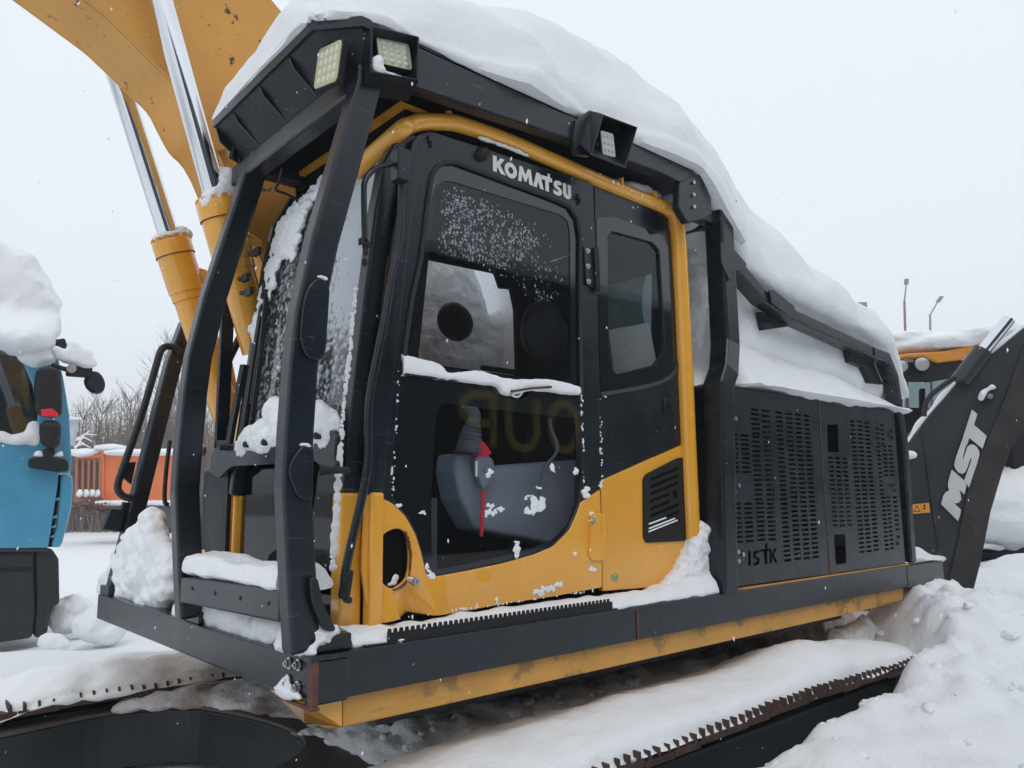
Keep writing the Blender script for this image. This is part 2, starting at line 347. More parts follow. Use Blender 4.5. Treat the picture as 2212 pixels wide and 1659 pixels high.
def strokes(name, letters, tf, w, m, parent, t=.003):
    # letters: lists of polylines in 2D; tf maps (x,y,d) to 3D, d = height off the surface
    b = MB()
    for li, pl in enumerate(letters):
        n = len(pl); L, R_ = [], []
        for i in range(n):
            p = Vector(pl[i]); t0 = (p-Vector(pl[i-1])).normalized() if i else None; t1 = (Vector(pl[i+1])-p).normalized() if i < n-1 else None
            tt = ((t0 or t1)+(t1 or t0)).normalized(); k = 1/max(.5, tt.dot(t1 or t0)); no = Vector((-tt.y, tt.x))*w/2*k
            L.append(p+no); R_.append(p-no)
        d = t+li*.0002
        for i in range(n-1):
            a, bb, c, e = L[i], L[i+1], R_[i+1], R_[i]
            vs = [tf(v.x, v.y, d) for v in (a, bb, c, e)]+[tf(v.x, v.y, 0) for v in (a, bb, c, e)]
            b.add(vs, [(0,1,2,3),(0,4,5,1),(2,6,7,3),(0,3,7,4),(1,5,6,2)])
    return b.build(name, m, parent)

def meshmod(me, kind, **kw):
    o = bpy.data.objects.new('tmp', me); COL.objects.link(o); md = o.modifiers.new('m', kind)
    for k, v in kw.items(): setattr(md, k, v)
    bpy.context.view_layer.update(); dg = bpy.context.evaluated_depsgraph_get()
    r = bpy.data.meshes.new_from_object(o.evaluated_get(dg)); bpy.data.objects.remove(o); return r
def mass(name, spots, m, vox=.012, amp=.006, fr=14, seed=0, ba=.22, sm=2, parent=None, extra=0, ex=.5):
    # a mass of snow: lumps fused into one continuous skin, softened and roughened
    b = MB(); rs = random.Random(seed)
    for i, (c, r) in enumerate(spots):
        r = Vector(r if hasattr(r, '__len__') else (r, r, r)); c = Vector(c); b.blob(c, r, 3, ba, 1.8, seed+i)
        for k in range(extra):
            d = Vector((rs.uniform(-1, 1), rs.uniform(-.6, .6), rs.uniform(-1, 1))); d.normalize(); s_ = rs.uniform(ex*.5, ex)
            b.blob(c+Vector((d.x*r.x, d.y*r.y*.5, d.z*r.z))*rs.uniform(.6, 1.05), r*s_, 2, ba*1.5, 1.8, seed+i+k*3)
    me = b.mesh('t'); me = meshmod(me, 'REMESH', mode='VOXEL', voxel_size=vox)
    bm = bmesh.new(); bm.from_mesh(me)
    for _ in range(sm): bmesh.ops.smooth_vert(bm, verts=bm.verts, factor=.5, use_axis_x=True, use_axis_y=True, use_axis_z=True)
    bm.normal_update(); sv = Vector((seed*1.7, seed*2.3, 0)); nn = [v.normal.copy() for v in bm.verts]
    for v, n in zip(bm.verts, nn): v.co += n*(amp*noise.fractal(v.co*fr+sv, 1.0, 2.0, 4)+amp*.5*noise.noise(v.co*fr*3.5))
    # keep the biggest connected piece
    seen = set(); best = []
    for v in bm.verts:
        if v in seen: continue
        st, comp = [v], []; seen.add(v)
        while st:
            w = st.pop(); comp.append(w)
            for e in w.link_edges:
                u = e.other_vert(w)
                if u not in seen: seen.add(u); st.append(u)
        if len(comp) > len(best): best = comp
    bs = set(best); bmesh.ops.delete(bm, geom=[v for v in bm.verts if v not in bs], context='VERTS')
    bm.to_mesh(me); bm.free(); me.name = name
    return finish(name, me, m, parent, 180)

def pixfill(poly, uf, step, r, seed=0, jit=.35):
    # lumps spread over an outline of the photo, each put at its place in space by uf
    xs_, ys_ = [p[0] for p in poly], [p[1] for p in poly]; rs = random.Random(seed); out = []; y = min(ys_)
    while y <= max(ys_):
        x = min(xs_)
        while x <= max(xs_):
            px, py = x+rs.uniform(-jit, jit)*step, y+rs.uniform(-jit, jit)*step
            c = False
            for i in range(len(poly)):
                (x1, y1), (x2, y2) = poly[i], poly[i-1]
                if (y1 > py) != (y2 > py) and px < (x2-x1)*(py-y1)/(y2-y1)+x1: c = not c
            if c: out.append((uf(px, py), tuple(k*rs.uniform(.8, 1.25) for k in r)))
            x += step
        y += step
    return out
# ================================================================ ground: one sheet of snow out to the horizon
def sst(a, b, x): t = min(1, max(0, (x-a)/(b-a))); return t*t*(3-2*t)
def gs(x, y, cx, cy, sx, sy): return math.exp(-((x-cx)/sx)**2-((y-cy)/sy)**2)
bkX = [-2, 0.2, .8, 1.3, 2.0, 2.9, 3.3, 3.75, 4.25, 4.75, 5.2, 5.9, 7, 9]; bkZ = [.2, .28, .46, .68, .76, .82, .88, .97, 1.12, 1.22, 1.15, 1.0, .8, .5]
def hgt(x, y):
    h = .36+.035*fbm(x*.35, y*.35)+.010*fbm(x*2, y*2)
    d = math.hypot(x, y-6)
    if d > 25: h += (.25*fbm(x*.04, y*.04)+.1)*sst(25, 60, d)
    if -6 < x < 12 and -4 < y < 9:
        h += .30*gs(x, y, 1.2, .85, 1.0, .42)*(1+.5*fbm(x*3, y*3)) + .22*gs(x, y, 2.9, .75, 1.3, .35)
        h += .42*gs(x, y, -.6, 4.3, 2.4, 1.1) + .30*gs(x, y, -2.6, 4.6, 1.4, 1.5) + .16*gs(x, y, 1.6, 6.2, 1.6, .8)
        # the shovelled bank in the foreground right
        k = np.interp(x, bkX, bkZ)-.36
        edge = .0 if x < 3.95 else min(.75, (x-3.95)*.9)
        inner = sst(edge-.10, edge-.52, y) if x < 3.95 else sst(edge+.35, edge-.75, y)
        near = 1-.42*sst(-.35, -1.5, y)
        vd = noise.voronoi(Vector((x*3.1+.5*fbm(x*2, y*2), y*3.1, 0)))[0]; vd2 = noise.voronoi(Vector((x*8, y*8+.4*fbm(x*5, y*5), 3)))[0]
        lump = 1+.14*fbm(x*1.6+3, y*1.6)+.05*fbm(x*6, y*6, 4)+.18*(min(.5, vd[1]-vd[0])-.2)+.07*(min(.5, vd2[1]-vd2[0])-.2)
        h += k*inner*near*lump
        if y < -2.0: h = min(h, .9)
    return h
def axis(lo, hi, fine0, fine1, step, grow):
    a = [fine0]; 
    while a[-1] < fine1: a.append(a[-1]+step)
    s = step
    while a[-1] < hi: s *= grow; a.append(a[-1]+s)
    s = step; b = []; c = fine0
    while c > lo: s *= grow; c -= s; b.append(c)
    return list(reversed(b))+a
xs = axis(-400, 700, -2.2, 6.4, .04, 1.14); ys = axis(-60, 900, -2.1, 5.4, .04, 1.14)
V = [(x, y, hgt(x, y)) for y in ys for x in xs]; nx = len(xs)
Fc = [(j*nx+i, j*nx+i+1, (j+1)*nx+i+1, (j+1)*nx+i) for j in range(len(ys)-1) for i in range(nx-1)]
me = bpy.data.meshes.new('snow_ground'); me.from_pydata(V, [], Fc)
g = finish('ground', me, M['packed'], None, 180); tag(g, kind='structure')
# ================================================================ the excavator
EX = empty('excavator', (2.4, 1.35, .35))
tag(EX, 'yellow and dark grey crawler excavator with steel guard cage round its cab, under deep snow', 'excavator')
YC = .15                                                   # near face of the cab
D_ = M['dark']
# ---- side beam and yellow sill
b = MB(); b.box((-.0, 0, 1.20), (4.62, .09, 1.352))
sb = b.build('side_beam', D_, EX, bevel=.008)
MB().box((4.622, .0, 1.19), (5.3, .09, 1.345)).build('beam_end', D_, EX, bevel=.008)
MB().beam([(1.62, -.003, 1.205), (1.62, -.003, 1.33)], .012, .004, (1, 0, 0)).build('weld_seam', M['rust'], sb)
# yellow sill under the beam: slanted plate running back inwards
b = MB(); pr = [(0, .035, 1.20), (0, .03, 1.10), (0, .12, 1.075), (0, .30, 1.06), (0, .30, 1.20)]
b.prism([(0.12, y, z) for _, y, z in pr], (4.05, 0, 0)); b.build('sill', M['yellow_worn'], EX, bevel=.006)
b = MB(); b.prism([(-.02, .06, 1.20), (.118, .035, 1.20), (.118, .03, 1.10), (.118, .12, 1.075), (.02, .16, 1.14)], (0, 0, 0.0001)) if False else None
MB().add([(-.02, .05, 1.198), (.117, .034, 1.198), (.117, .03, 1.10), (.117, .30, 1.06), (-.02, .30, 1.198), (.02, .12, 1.15)],
         [(0, 1, 2, 5), (5, 2, 3), (0, 5, 3, 4), (0, 4, 1), (1, 4, 3, 2)]).build('sill_nose', M['yellow'], EX, bevel=.004)
MB().sweep([(4.172, .0, 0), (4.62, .0, 0)], [(.03, 1.20), (.04, 1.11), (.10, 1.08), (.30, 1.07), (.30, 1.20)], (0, 1, 0)).build('sill_tail', M['yellow_worn'], EX, bevel=.01)
# body floor / deck
MB().box((.14, .092, 1.21), (4.95, 2.65, 1.335)).build('deck', M['yellow_worn'], EX, bevel=.006)
b = MB(); b.box((.45, .35, .98), (4.3, 2.35, 1.055)); b.tube([(2.35, 1.35, .80), (2.35, 1.35, 1.0)], .62, 40)
b.build('slew_ring', M['undercarriage'], EX)
# ---- front beam
fb = MB().box((-.012, -.012, 1.195), (.115, 2.63, 1.333)).build('front_beam', D_, EX, bevel=.008)
MB().box((-.03, -.02, 1.335), (.125, .16, 1.352)).build('top_plate', D_, fb, bevel=.003)
MB().box((-.02, -.016, 1.19), (.002, .02, 1.35)).build('corner_seam', M['rust'], fb, bevel=.003)
MB().box((-.03, -.03, 1.185), (.0, .22, 1.194)).build('lower_lip', M['rust'], fb)
for px, py in qq(7, (1668, 1055), (1722, 1065), (1665, 1168), (1718, 1192)):
    p = SX(px, py, -.014); bolt('bolt', p, (-1, 0, 0), .0135, fb)
# corner bracket boxes on the beams
MB().box((-.02, .02, 1.353), (.14, .155, 1.405)).build('corner_box', D_, fb, bevel=.004)
MB().box((-.005, 1.05, 1.334), (.11, 1.24, 1.385)).build('post_foot', D_, fb, bevel=.004)
MB().box((-.005, 2.45, 1.334), (.11, 2.62, 1.385)).build('post_foot', D_, fb, bevel=.004)
# ---- front guard posts (near and far), same side profile
prof = [(-.075, 1.36), (-.095, 1.56), (-.125, 1.90), (-.122, 2.07), (-.112, 2.32), (-.098, 2.49), (-.045, 2.77), (.07, 3.22), (.125, 3.44)]
def post(y, dx=0, w=.085, dep=.11):
    path = [(x+dx+dep/2, y+w/2, z) for x, z in prof]
    return MB().beam(path, dep, w, (1, 0, 0))
near = post(.02, w=.085, dep=.105).build('guard_post', D_, EX, bevel=.014, bseg=3)
far = post(1.06, w=.085, dep=.105).build('guard_post', D_, EX, bevel=.014, bseg=3)
# stiffener plates welded on the posts' sides
def stiff(pix, y, t, par, nm='stiffener'):
    lp = rnd(sy2(pix, y), .03, 4); return plateY(nm, [lp], y-t, t, D_, par, bev=.004)
stiff(qq(4, (2030, 235), (2098, 300), (2072, 700), (2045, 770), (1950, 760), (1905, 640), (1925, 420), (1955, 300)), .018, .012, near)
stiff(qq(4, (1925, 1305), (1998, 1330), (1990, 1560), (1995, 1659), (1900, 1659), (1835, 1500), (1845, 1420)), .018, .010, near)
stiff([(628, 1000), (668, 985), (672, 1100), (692, 1200), (660, 1180), (640, 1140), (622, 1060)], .018, .007, near) if False else None
stiff([q(7, 1770, 560), q(7, 1815, 560), q(7, 1850, 720), q(7, 1930, 870), q(7, 1850, 870), q(7, 1780, 700)], .012, .02, near)
# low cross bar of the gate
lowbar = MB().beam([(-.055, .106, 1.505), (-.055, 1.06, 1.485)], .06, .105, (1, 0, 0)).build('cross_bar', D_, EX, bevel=.008)
for px, py in qq(7, (1105, 625), (1235, 652), (1380, 682), (1543, 712)):
    p = SX(px, py, -.0865); disc('bolt_hole', p, (-1, 0, 0), .008, .002, M['rust'], lowbar, 10)
# top cross bar
MB().beam([(.165, .02, 3.445), (.165, 1.25, 3.445)], .085, .10, (1, 0, 0)).build('top_bar', D_, EX, bevel=.012, bseg=3)
# ---- visor: sloping pan from the roof edge down to the top bar
A0, A1 = SX(467, 264, 0), SX(674, 45, 0)
v = MB()
ytop = [(.0, 1.15), (.0, .17)]
edge = [Vector((.0, 1.16, 3.66)), Vector((.0, .17, 3.675)), Vector((.13, .03, 3.675)), Vector((.20, .02, 3.66))]
low = [Vector((.20, 1.20, 3.47)), Vector((.20, .20, 3.47)), Vector((.22, .06, 3.47)), Vector((.24, .06, 3.47))]
vs = edge+low
v.add(vs, [(0, 1, 5, 4), (1, 2, 6, 5), (2, 3, 7, 6)])
vis = v.build('visor_pan', M['dark_flat'], EX); s = vis.modifiers.new('s', 'SOLIDIFY'); s.thickness = .008
# roof plate with thin edge
MB().prism([(.0, 1.16, 3.664), (.0, .17, 3.680), (.13, .03, 3.680), (2.36, .03, 3.664), (2.36, 1.2, 3.664)], (0, 0, .012)).build('roof_plate', M['dark_flat'], EX)
MB().beam([(.0, 1.17, 3.652), (.0, .168, 3.666), (.132, .022, 3.666), (.21, .02, 3.666)], .045, .012, (0, 0, 1)).build('visor_lip', D_, EX, bevel=.003)
# left cheek of the visor
MB().prism([(.0, 1.165, 3.66), (.03, 1.165, 3.57), (.21, 1.165, 3.45), (.24, 1.165, 3.66)], (0, .01, 0)).build('visor_cheek', D_, EX)
# ribs of the visor
for (ax, ay), (bx, by) in ((q(1, 1840, 320), q(1, 2050, 545)), (q(1, 1650, 520), q(1, 1890, 742)), (q(1, 1480, 690), q(1, 1690, 895))):
    yy = SX(ax, ay, .005).y
    MB().prism([(.006, yy, 3.655), (.03, yy, 3.60), (.14, yy, 3.515), (.205, yy, 3.475), (.20, yy, 3.66)], (0, .009, 0)).build('visor_rib', D_, EX)
for px, py in qq(1, (1740, 820), (1790, 860), (1925, 735), (2100, 590), (1645, 985)):
    p = SX(px, py, .10); p = Vector((.16, p.y-.0, 3.495)); bolt('nut', p, (-.5, 0, -.8), .008, vis)
# ---- roof side beam with rear bracket
b = MB(); b.prism([(.20, .02, 3.665), (.20, .02, 3.475), (1.35, .02, 3.55), (1.95, .02, 3.572), (2.12, .02, 3.565), (2.30, .02, 3.56), (2.30, .02, 3.660)], (0, .07, 0))
b.build('roof_beam', D_, EX, bevel=.006)
MB().box((.24, .10, 3.60), (2.3, 1.12, 3.655)).build('roof_underside', M['dark_flat'], EX)
MB().box((.24, 1.12, 3.45), (2.3, 1.2, 3.66)).build('roof_beam', D_, EX, bevel=.006)
rb = MB().prism([SY(*p, .012) for p in qq(3, (300, 400), (345, 385), (375, 440), (412, 530), (415, 620), (360, 650), (278, 668), (256, 636), (222, 578), (228, 440))], (0, .045, 0)).build('rear_bracket', D_, EX, bevel=.006)
for p in qq(3, (307, 437), (307, 508), (309, 577)):
    disc('bolt', SY(*p, .006), (0, -1, 0), .011, .008, M['steel'], rb, 8)
# ---- rear cage: post, rails
rp = [SY(*p, .03) for p in ((1546, 440), (1541, 560), (1545, 735))]
rp = [Vector((2.575, .075, 3.58)), Vector((2.575, .075, 2.72)), Vector((2.50, .045, 2.55)), Vector((2.44, .045, 2.46)), Vector((2.385, .045, 1.34))]
post_b = MB().beam(rp, .13, .12, (1, 0, 0)).build('rear_post', D_, EX, bevel=.014, bseg=3)
MB().box((2.50, .0, 3.575), (2.66, .15, 3.592)).build('post_cap', D_, post_b, bevel=.003)
MB().box((2.31, .05, 3.42), (2.52, .12, 3.50)).build('cage_link', D_, EX, bevel=.004)
gus = plateY('gusset', [rnd(sy2(qq(3, (452, 785), (480, 783), (520, 815), (600, 905), (600, 935), (520, 955), (505, 1010), (455, 900)), .02), .012)], .004, .012, D_, EX, bev=.003)
rail = [SY(*q(3, x, y), .06) for x, y in ((480, 860), (690, 1100), (860, 1210), (1320, 1420))]
MB().beam([Vector((r.x, .065, r.z)) for r in rail], .10, .085, (0, 1, 0)).build('slanting_rail', D_, EX, bevel=.012, bseg=3)
plateY('gusset', [rnd(sy2(qq(3, (735, 1060), (760, 1055), (880, 1150), (885, 1175), (860, 1215), (750, 1130)), .01), .01)], -.002, .012, D_, EX, bev=.003)
rr = [SY(*p, .06) for p in (q(3, 1300, 1412), q(3, 1400, 1450), q(6, 1445, 180), q(6, 1500, 560), q(6, 1545, 1240))]
MB().beam([Vector((r.x, .065, r.z)) for r in rr], .10, .085, (0, 1, 0)).build('end_post', D_, EX, bevel=.012, bseg=3)
for y in (1.3, 2.6):                                       # the cage's other frames behind the snow
    MB().beam([Vector((2.575, y, 1.34)), Vector((2.575, y, 3.55)), ], .1, .1, (1, 0, 0)).build('rear_post', D_, EX)
    MB().beam([Vector((r.x, y, r.z-.02)) for r in rail], .10, .085, (0, 1, 0)).build('slanting_rail', D_, EX)
MB().box((2.53, .14, 3.43), (2.63, 2.6, 3.52)).build('cage_cross_bar', D_, EX)
MB().prism([SY(*q(3, x, y), .09) for x, y in ((700, 1180), (860, 1265), (720, 1285))], (0, .04, 0)).build('rail_bracket', M['dark_flat'], EX)
MB().prism([SY(*q(3, x, y), .09) for x, y in ((1200, 1400), (1330, 1440), (1400, 1600), (1330, 1590), (1290, 1500), (1215, 1470))], (0, .04, 0)).build('rail_bracket', M['dark_flat'], EX)
# ---- engine housing behind the grille
b = MB(); b.box((2.46, .10, 1.337), (4.98, 2.62, 2.46)); 
hs = [(2.46, .12, 1.40), (4.9, .12, 1.40)]
eb = MB()
eb.box((2.52, .42, 1.337), (4.9, 2.62, 2.44)); eb.build('engine_housing', M['dark_flat'], EX)
MB().box((2.47, .06, 2.40), (4.86, .42, 2.46)).build('housing_roof', M['dark_flat'], EX)
MB().box((4.80, .06, 1.36), (4.86, .42, 2.39)).build('housing_end', M['dark_flat'], EX)
MB().box((2.47, .06, 1.337), (4.86, .42, 1.35)).build('housing_floor', M['yellow_worn'], EX)
# things seen dimly through the slots
MB().beam([(3.13, .16, 1.36), (3.10, .16, 2.4)], .07, .05, (1, 0, 0)).build('rusty_pipe', M['rust'], EX)
for i in range(5):
    MB().tube([(2.60+i*.06, .22, 1.45), (2.60+i*.06, .22, 1.80)], .02, 10).build('hose', M['grey_dk'], EX, smooth=40)
MB().box((3.9, .2, 1.5), (4.4, .3, 1.9)).build('filter_box', M['grey_dk'], EX, bevel=.02)
# ---- grille doors
def slotcol(k, xt, yt, xb, yb, n, w):
    w = SY(*q(k, xt+w/2, yt), .03).x-SY(*q(k, xt-w/2, yt), .03).x
    a = SY(*q(k, xt, yt), .03); c = SY(*q(k, xb, yb), .03); out = []
    X = (a.x+c.x)/2
    for i in range(n):
        z = a.z+(c.z-a.z)*i/(n-1); out.append(rnd([(X-w/2, z-.0068), (X+w/2, z-.0068), (X+w/2, z+.0068), (X-w/2, z+.0068)], .0066, 2))
    return out
def lettercut(k, pts): return [(lambda v: (v.x, v.z))(SY(*q(k, *p), .03)) for p in pts]
SL = []
for c in ((537, 508, 547, 720, 9, 50), (603, 512, 613, 722, 9, 49), (660, 363, 668, 500, 6, 47), (722, 370, 732, 522, 6, 46),
          (670, 520, 680, 880, 14, 46), (735, 545, 752, 880, 13, 45),
          (557, 905, 565, 1125, 9, 50), (623, 905, 632, 1120, 9, 48), (690, 903, 700, 1112, 9, 46), (750, 905, 765, 1110, 9, 45),
          (800, 380, 850, 1230, 33, 39), (858, 387, 908, 1222, 32, 38), (910, 393, 962, 1218, 32, 37), (960, 398, 1012, 1212, 32, 36)):
    SL += slotcol(6, *c[:4], c[4], c[5])
# cut-out word low on the door
I1 = [(622, 1178), (638, 1176), (640, 1262), (624, 1262)]
S1 = [(652, 1180), (686, 1172), (686, 1186), (666, 1192), (666, 1206), (688, 1218), (690, 1246), (678, 1258), (654, 1262), (652, 1246), (674, 1240), (674, 1228), (652, 1216)]
T1 = [(692, 1168), (720, 1165), (719, 1134), (734, 1132), (735, 1163), (748, 1161), (748, 1176), (732, 1178), (735, 1252), (718, 1253), (714, 1180), (692, 1182)]
K1 = [(744, 1166), (757, 1163), (759, 1196), (774, 1160), (788, 1158), (772, 1200), (793, 1244), (778, 1246), (761, 1208), (762, 1248), (748, 1250)]
SL += [lettercut(6, w) for w in (I1, S1, T1, K1)]
x0, x1 = 2.452, SY(*q(6, 1060, 800), .03).x
def zt(x): return 2.462
dl = [[(x0+.012, 1.372), (x1-.004, 1.366), (x1-.004, 2.472), (x0, 2.465)]]+SL
gd1 = plateY('grille_door', dl, .030, .006, D_, EX, bev=0)
SL = []
for c in ((1105, 640, 1120, 1030, 16, 28), (1145, 643, 1163, 1030, 16, 28), (1185, 645, 1205, 1028, 16, 27),
          (1228, 430, 1278, 1182, 31, 31), (1270, 433, 1318, 1178, 31, 30), (1312, 440, 1360, 1170, 31, 29),
          (1368, 447, 1376, 555, 5, 20), (1395, 452, 1402, 560, 5, 20), (1380, 578, 1390, 850, 12, 21), (1412, 575, 1420, 740, 8, 25), (1445, 575, 1455, 740, 8, 25),
          (1408, 870, 1420, 1168, 13, 24), (1440, 868, 1446, 1162, 13, 22), (1472, 868, 1482, 1052, 8, 24)):
    SL += slotcol(6, *c[:4], c[4], c[5])
for r in ([(1080, 450), (1142, 447), (1147, 608), (1085, 608)], [(1118, 1084), (1184, 1080), (1192, 1248), (1130, 1258)]):
    SL.append(rnd(lettercut(6, r), .015, 3))
gd2 = plateY('grille_door', [[(x1+.006, 1.366), (4.685, 1.358), (4.70, 2.472), (x1+.006, 2.472)]]+SL, .032, .006, D_, EX, bev=0)
for g, ps in ((gd1, ((522, 385), (550, 415), (525, 440), (541, 772), (569, 800), (544, 832), (565, 1182), (593, 1197), (568, 1235))),
              (gd2, ((1452, 485), (1438, 507), (1455, 525), (1450, 800), (1468, 795), (1470, 828), (1495, 1097), (1490, 1135)))):
    for p in ps:
        disc('rivet', SY(*q(6, *p), .028), (0, -1, 0), .0125, .006, M['steel'] if g is gd1 else D_, g, 12)
MB().beam([(x1+.001, .029, 1.37), (x1+.001, .029, 2.46)], .008, .004, (1, 0, 0)).build('door_edge', M['rust'], gd1)
for y0, y1 in ((365, 460), (760, 860), (1170, 1265)):
    a = SY(*q(6, 470, y0), .02); c = SY(*q(6, 484, y1), .02)
    MB().beam([(2.450, .022, a.z), (2.455, .022, c.z)], .02, .016, (1, 0, 0)).build('hinge', D_, gd1)
MB().beam([(2.46, .02, 1.357), (4.70, .02, 1.353)], .014, .01, (0, 1, 0)).build('yellow_strip', M['yellow_worn'], EX)
# ---- frosted windscreen: frost is thick over the upper near side and thins out elsewhere
def frosted():
    m = glass('frosted_windscreen', (.50, .56, .58), 1.5); N, L = m.node_tree.nodes, m.node_tree.links
    last = [n for n in N if n.type == 'MIX_SHADER'][0]; o = [n for n in N if n.type == 'OUTPUT_MATERIAL'][0]
    g = N.new('ShaderNodeNewGeometry'); sp = N.new('ShaderNodeSeparateXYZ'); L.new(g.outputs['Position'], sp.inputs[0])
    def mr(src, a, b, c, d):
        r = N.new('ShaderNodeMapRange'); r.inputs[1].default_value = a; r.inputs[2].default_value = b; r.inputs[3].default_value = c; r.inputs[4].default_value = d; L.new(src, r.inputs[0]); return r.outputs[0]
    def mt(op, a, b):
        k = N.new('ShaderNodeMath'); k.operation = op
        for i, v in enumerate((a, b)):
            if isinstance(v, (int, float)): k.inputs[i].default_value = v
            else: L.new(v, k.inputs[i])
        return k.outputs[0]
    ya = mr(sp.outputs[1], .38, .62, .55, 0); za = mr(sp.outputs[2], 2.45, 2.65, 0, 1); base = mt('MULTIPLY', ya, za)
    nz = N.new('ShaderNodeTexNoise'); nz.inputs['Scale'].default_value = 38; nz.inputs['Detail'].default_value = 5; L.new(g.outputs['Position'], nz.inputs['Vector'])
    tot = mt('ADD', nz.outputs[0], mt('MULTIPLY', base, .55)); f = mr(tot, .50, .66, .06, .86)
    df = N.new('ShaderNodeBsdfDiffuse'); df.inputs[0].default_value = (.74, .78, .82, 1); tl = N.new('ShaderNodeBsdfTranslucent'); tl.inputs[0].default_value = (.8, .84, .88, 1)
    md = N.new('ShaderNodeMixShader'); md.inputs[0].default_value = .35; L.new(df.outputs[0], md.inputs[1]); L.new(tl.outputs[0], md.inputs[2])
    mx2 = N.new('ShaderNodeMixShader'); L.new(f, mx2.inputs[0]); L.new(last.outputs[0], mx2.inputs[1]); L.new(md.outputs[0], mx2.inputs[2]); L.new(mx2.outputs[0], o.inputs[0]); return m
M['frosted'] = frosted(); M['glass_low'] = glass('lower_windscreen_glass', (.28, .42, .52), .9, .0, 12)  # bluish tint of the lower pane stands in for the blue truck's reflection
# ---- cab shell (inside is dark trim)
def Z2(k, pts, y): return sy2([q(k, *p) for p in pts], y)
cabf = [(.175, 1.36), (.175, 1.88), (.20, 2.16), (.25, 2.62), (.29, 2.98), (.33, 3.20), (.45, 3.41), (.62, 3.50), (2.16, 3.50), (2.30, 3.36), (2.33, 1.36)]
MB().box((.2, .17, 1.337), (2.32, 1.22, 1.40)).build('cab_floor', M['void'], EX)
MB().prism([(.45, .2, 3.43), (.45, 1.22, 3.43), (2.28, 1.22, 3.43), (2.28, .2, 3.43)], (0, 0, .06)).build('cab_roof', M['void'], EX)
# far wall with windows
fw_out = [(.19, 1.40), (.22, 2.2), (.30, 3.0), (.46, 3.43), (2.31, 3.43), (2.31, 1.40)]
w1 = [(SY(*p, 1.11).x, SY(*p, 1.11).z) for p in (q(5, 590, 640), q(5, 655, 118), q(5, 690, 95), q(5, 1135, 190), q(5, 1165, 300), q(5, 1215, 262), q(5, 1240, 420), q(5, 1245, 860), q(5, 780, 790), q(5, 640, 760))]
w1[5] = (1.86, 3.06)
w1 = [(1.155, 2.70), (1.23, 3.245), (1.80, 3.26), (1.84, 3.17), (1.93, 3.18), (1.965, 3.05), (1.975, 2.62), (1.15, 2.62)]
w0 = [(.45, 2.60), (.50, 3.1), (.60, 3.22), (1.05, 3.22), (1.0, 2.60)]
w3 = [(.30, 1.62), (.30, 2.45), (.85, 2.45), (.85, 1.62)]
plateY('far_wall', [fw_out, rnd(w1, .012), rnd(w0, .03)], 1.20, .03, M['void'], EX)
MB().prism([(1.1, 1.215, 2.55), (1.1, 1.215, 3.3), (2.0, 1.215, 3.3), (2.0, 1.215, 2.55)], (0, .004, 0)).build('far_window', M['glass'], EX)
MB().prism([(.4, 1.215, 2.5), (.4, 1.215, 3.25), (1.08, 1.215, 3.25), (1.08, 1.215, 2.5)], (0, .004, 0)).build('far_window', M['glass'], EX)
# rear wall with green window
rw = [(.17, 1.40), (.17, 3.43), (1.22, 3.43), (1.22, 1.40)]
ro = sx2([(1309, 611), (1412, 584), (1424, 800)], 2.30)
plateX('rear_wall', [rw, rnd([(.40, 2.50), (1.06, 2.50), (1.06, 3.165), (.36, 3.165)], .03)], 2.29, .03, M['void'], EX)
MB().box((2.305, .3, 2.45), (2.309, 1.08, 3.2)).build('rear_window', M['glass_green'], EX)
# ---- near side: quarter panel
RX = 2.30
quarter_out = sy2([(1284, 399), (1440, 450), (1462, 520), (1474, 700), (1486, 960), (1500, 1130), (1508, 1262), (1302, 1277), (1298, 1045)], YC)
vent = Z2(6, [(30, 735), (215, 640), (255, 640), (265, 680), (265, 1105), (250, 1118), (30, 1130), (15, 1100), (12, 760)], YC)
qwin = [q(2, 1832, 1500), q(2, 1862, 1474), q(2, 2120, 1545), q(2, 2165, 1600), q(5, 2200, 640), q(5, 2195, 720), q(5, 2140, 800), q(5, 1895, 858), q(5, 1855, 830), q(5, 1838, 760)]
qblack = sy2([(1287, 470), (1330, 470), (1432, 510), (1444, 540), (1459, 775), (1449, 800), (1428, 820), (1297, 850)], YC)
qw = rnd(sy2(qwin, YC), .012)
div = sy2([(1299, 1040), (1478, 957)], YC)
up_poly = sy2([(1284, 400), (1436, 452), (1448, 520), (1462, 700), (1474, 958), (1299, 1036)], YC)
lo_poly = sy2([(1299, 1038), (1478, 958), (1490, 1130), (1496, 1262), (1302, 1277)], YC)
qp = plateY('quarter_panel', [up_poly, [p for p in qw]], YC, .03, D_, EX, bev=.003)
plateY('window_border', [rnd(qblack, .02), qw], YC-.0035, .003, M['gloss'], qp)
MB().prism([(a, YC+.012, c) for a, c in sy2([(1300, 480), (1445, 520), (1462, 830), (1300, 850)], YC)], (0, .003, 0)).build('quarter_glass', M['glass'], qp)
lp = plateY('quarter_panel', [lo_poly], YC-.001, .03, M['yellow'], EX, bev=.003); lp['label'] = 'yellow lower panel behind the door'
plateY('vent_shade_sheet', [rnd(vent, .02)], YC-.0035, .002, M['void'], lp)  # flat black sheet over the yellow panel, standing in for shade behind the slots
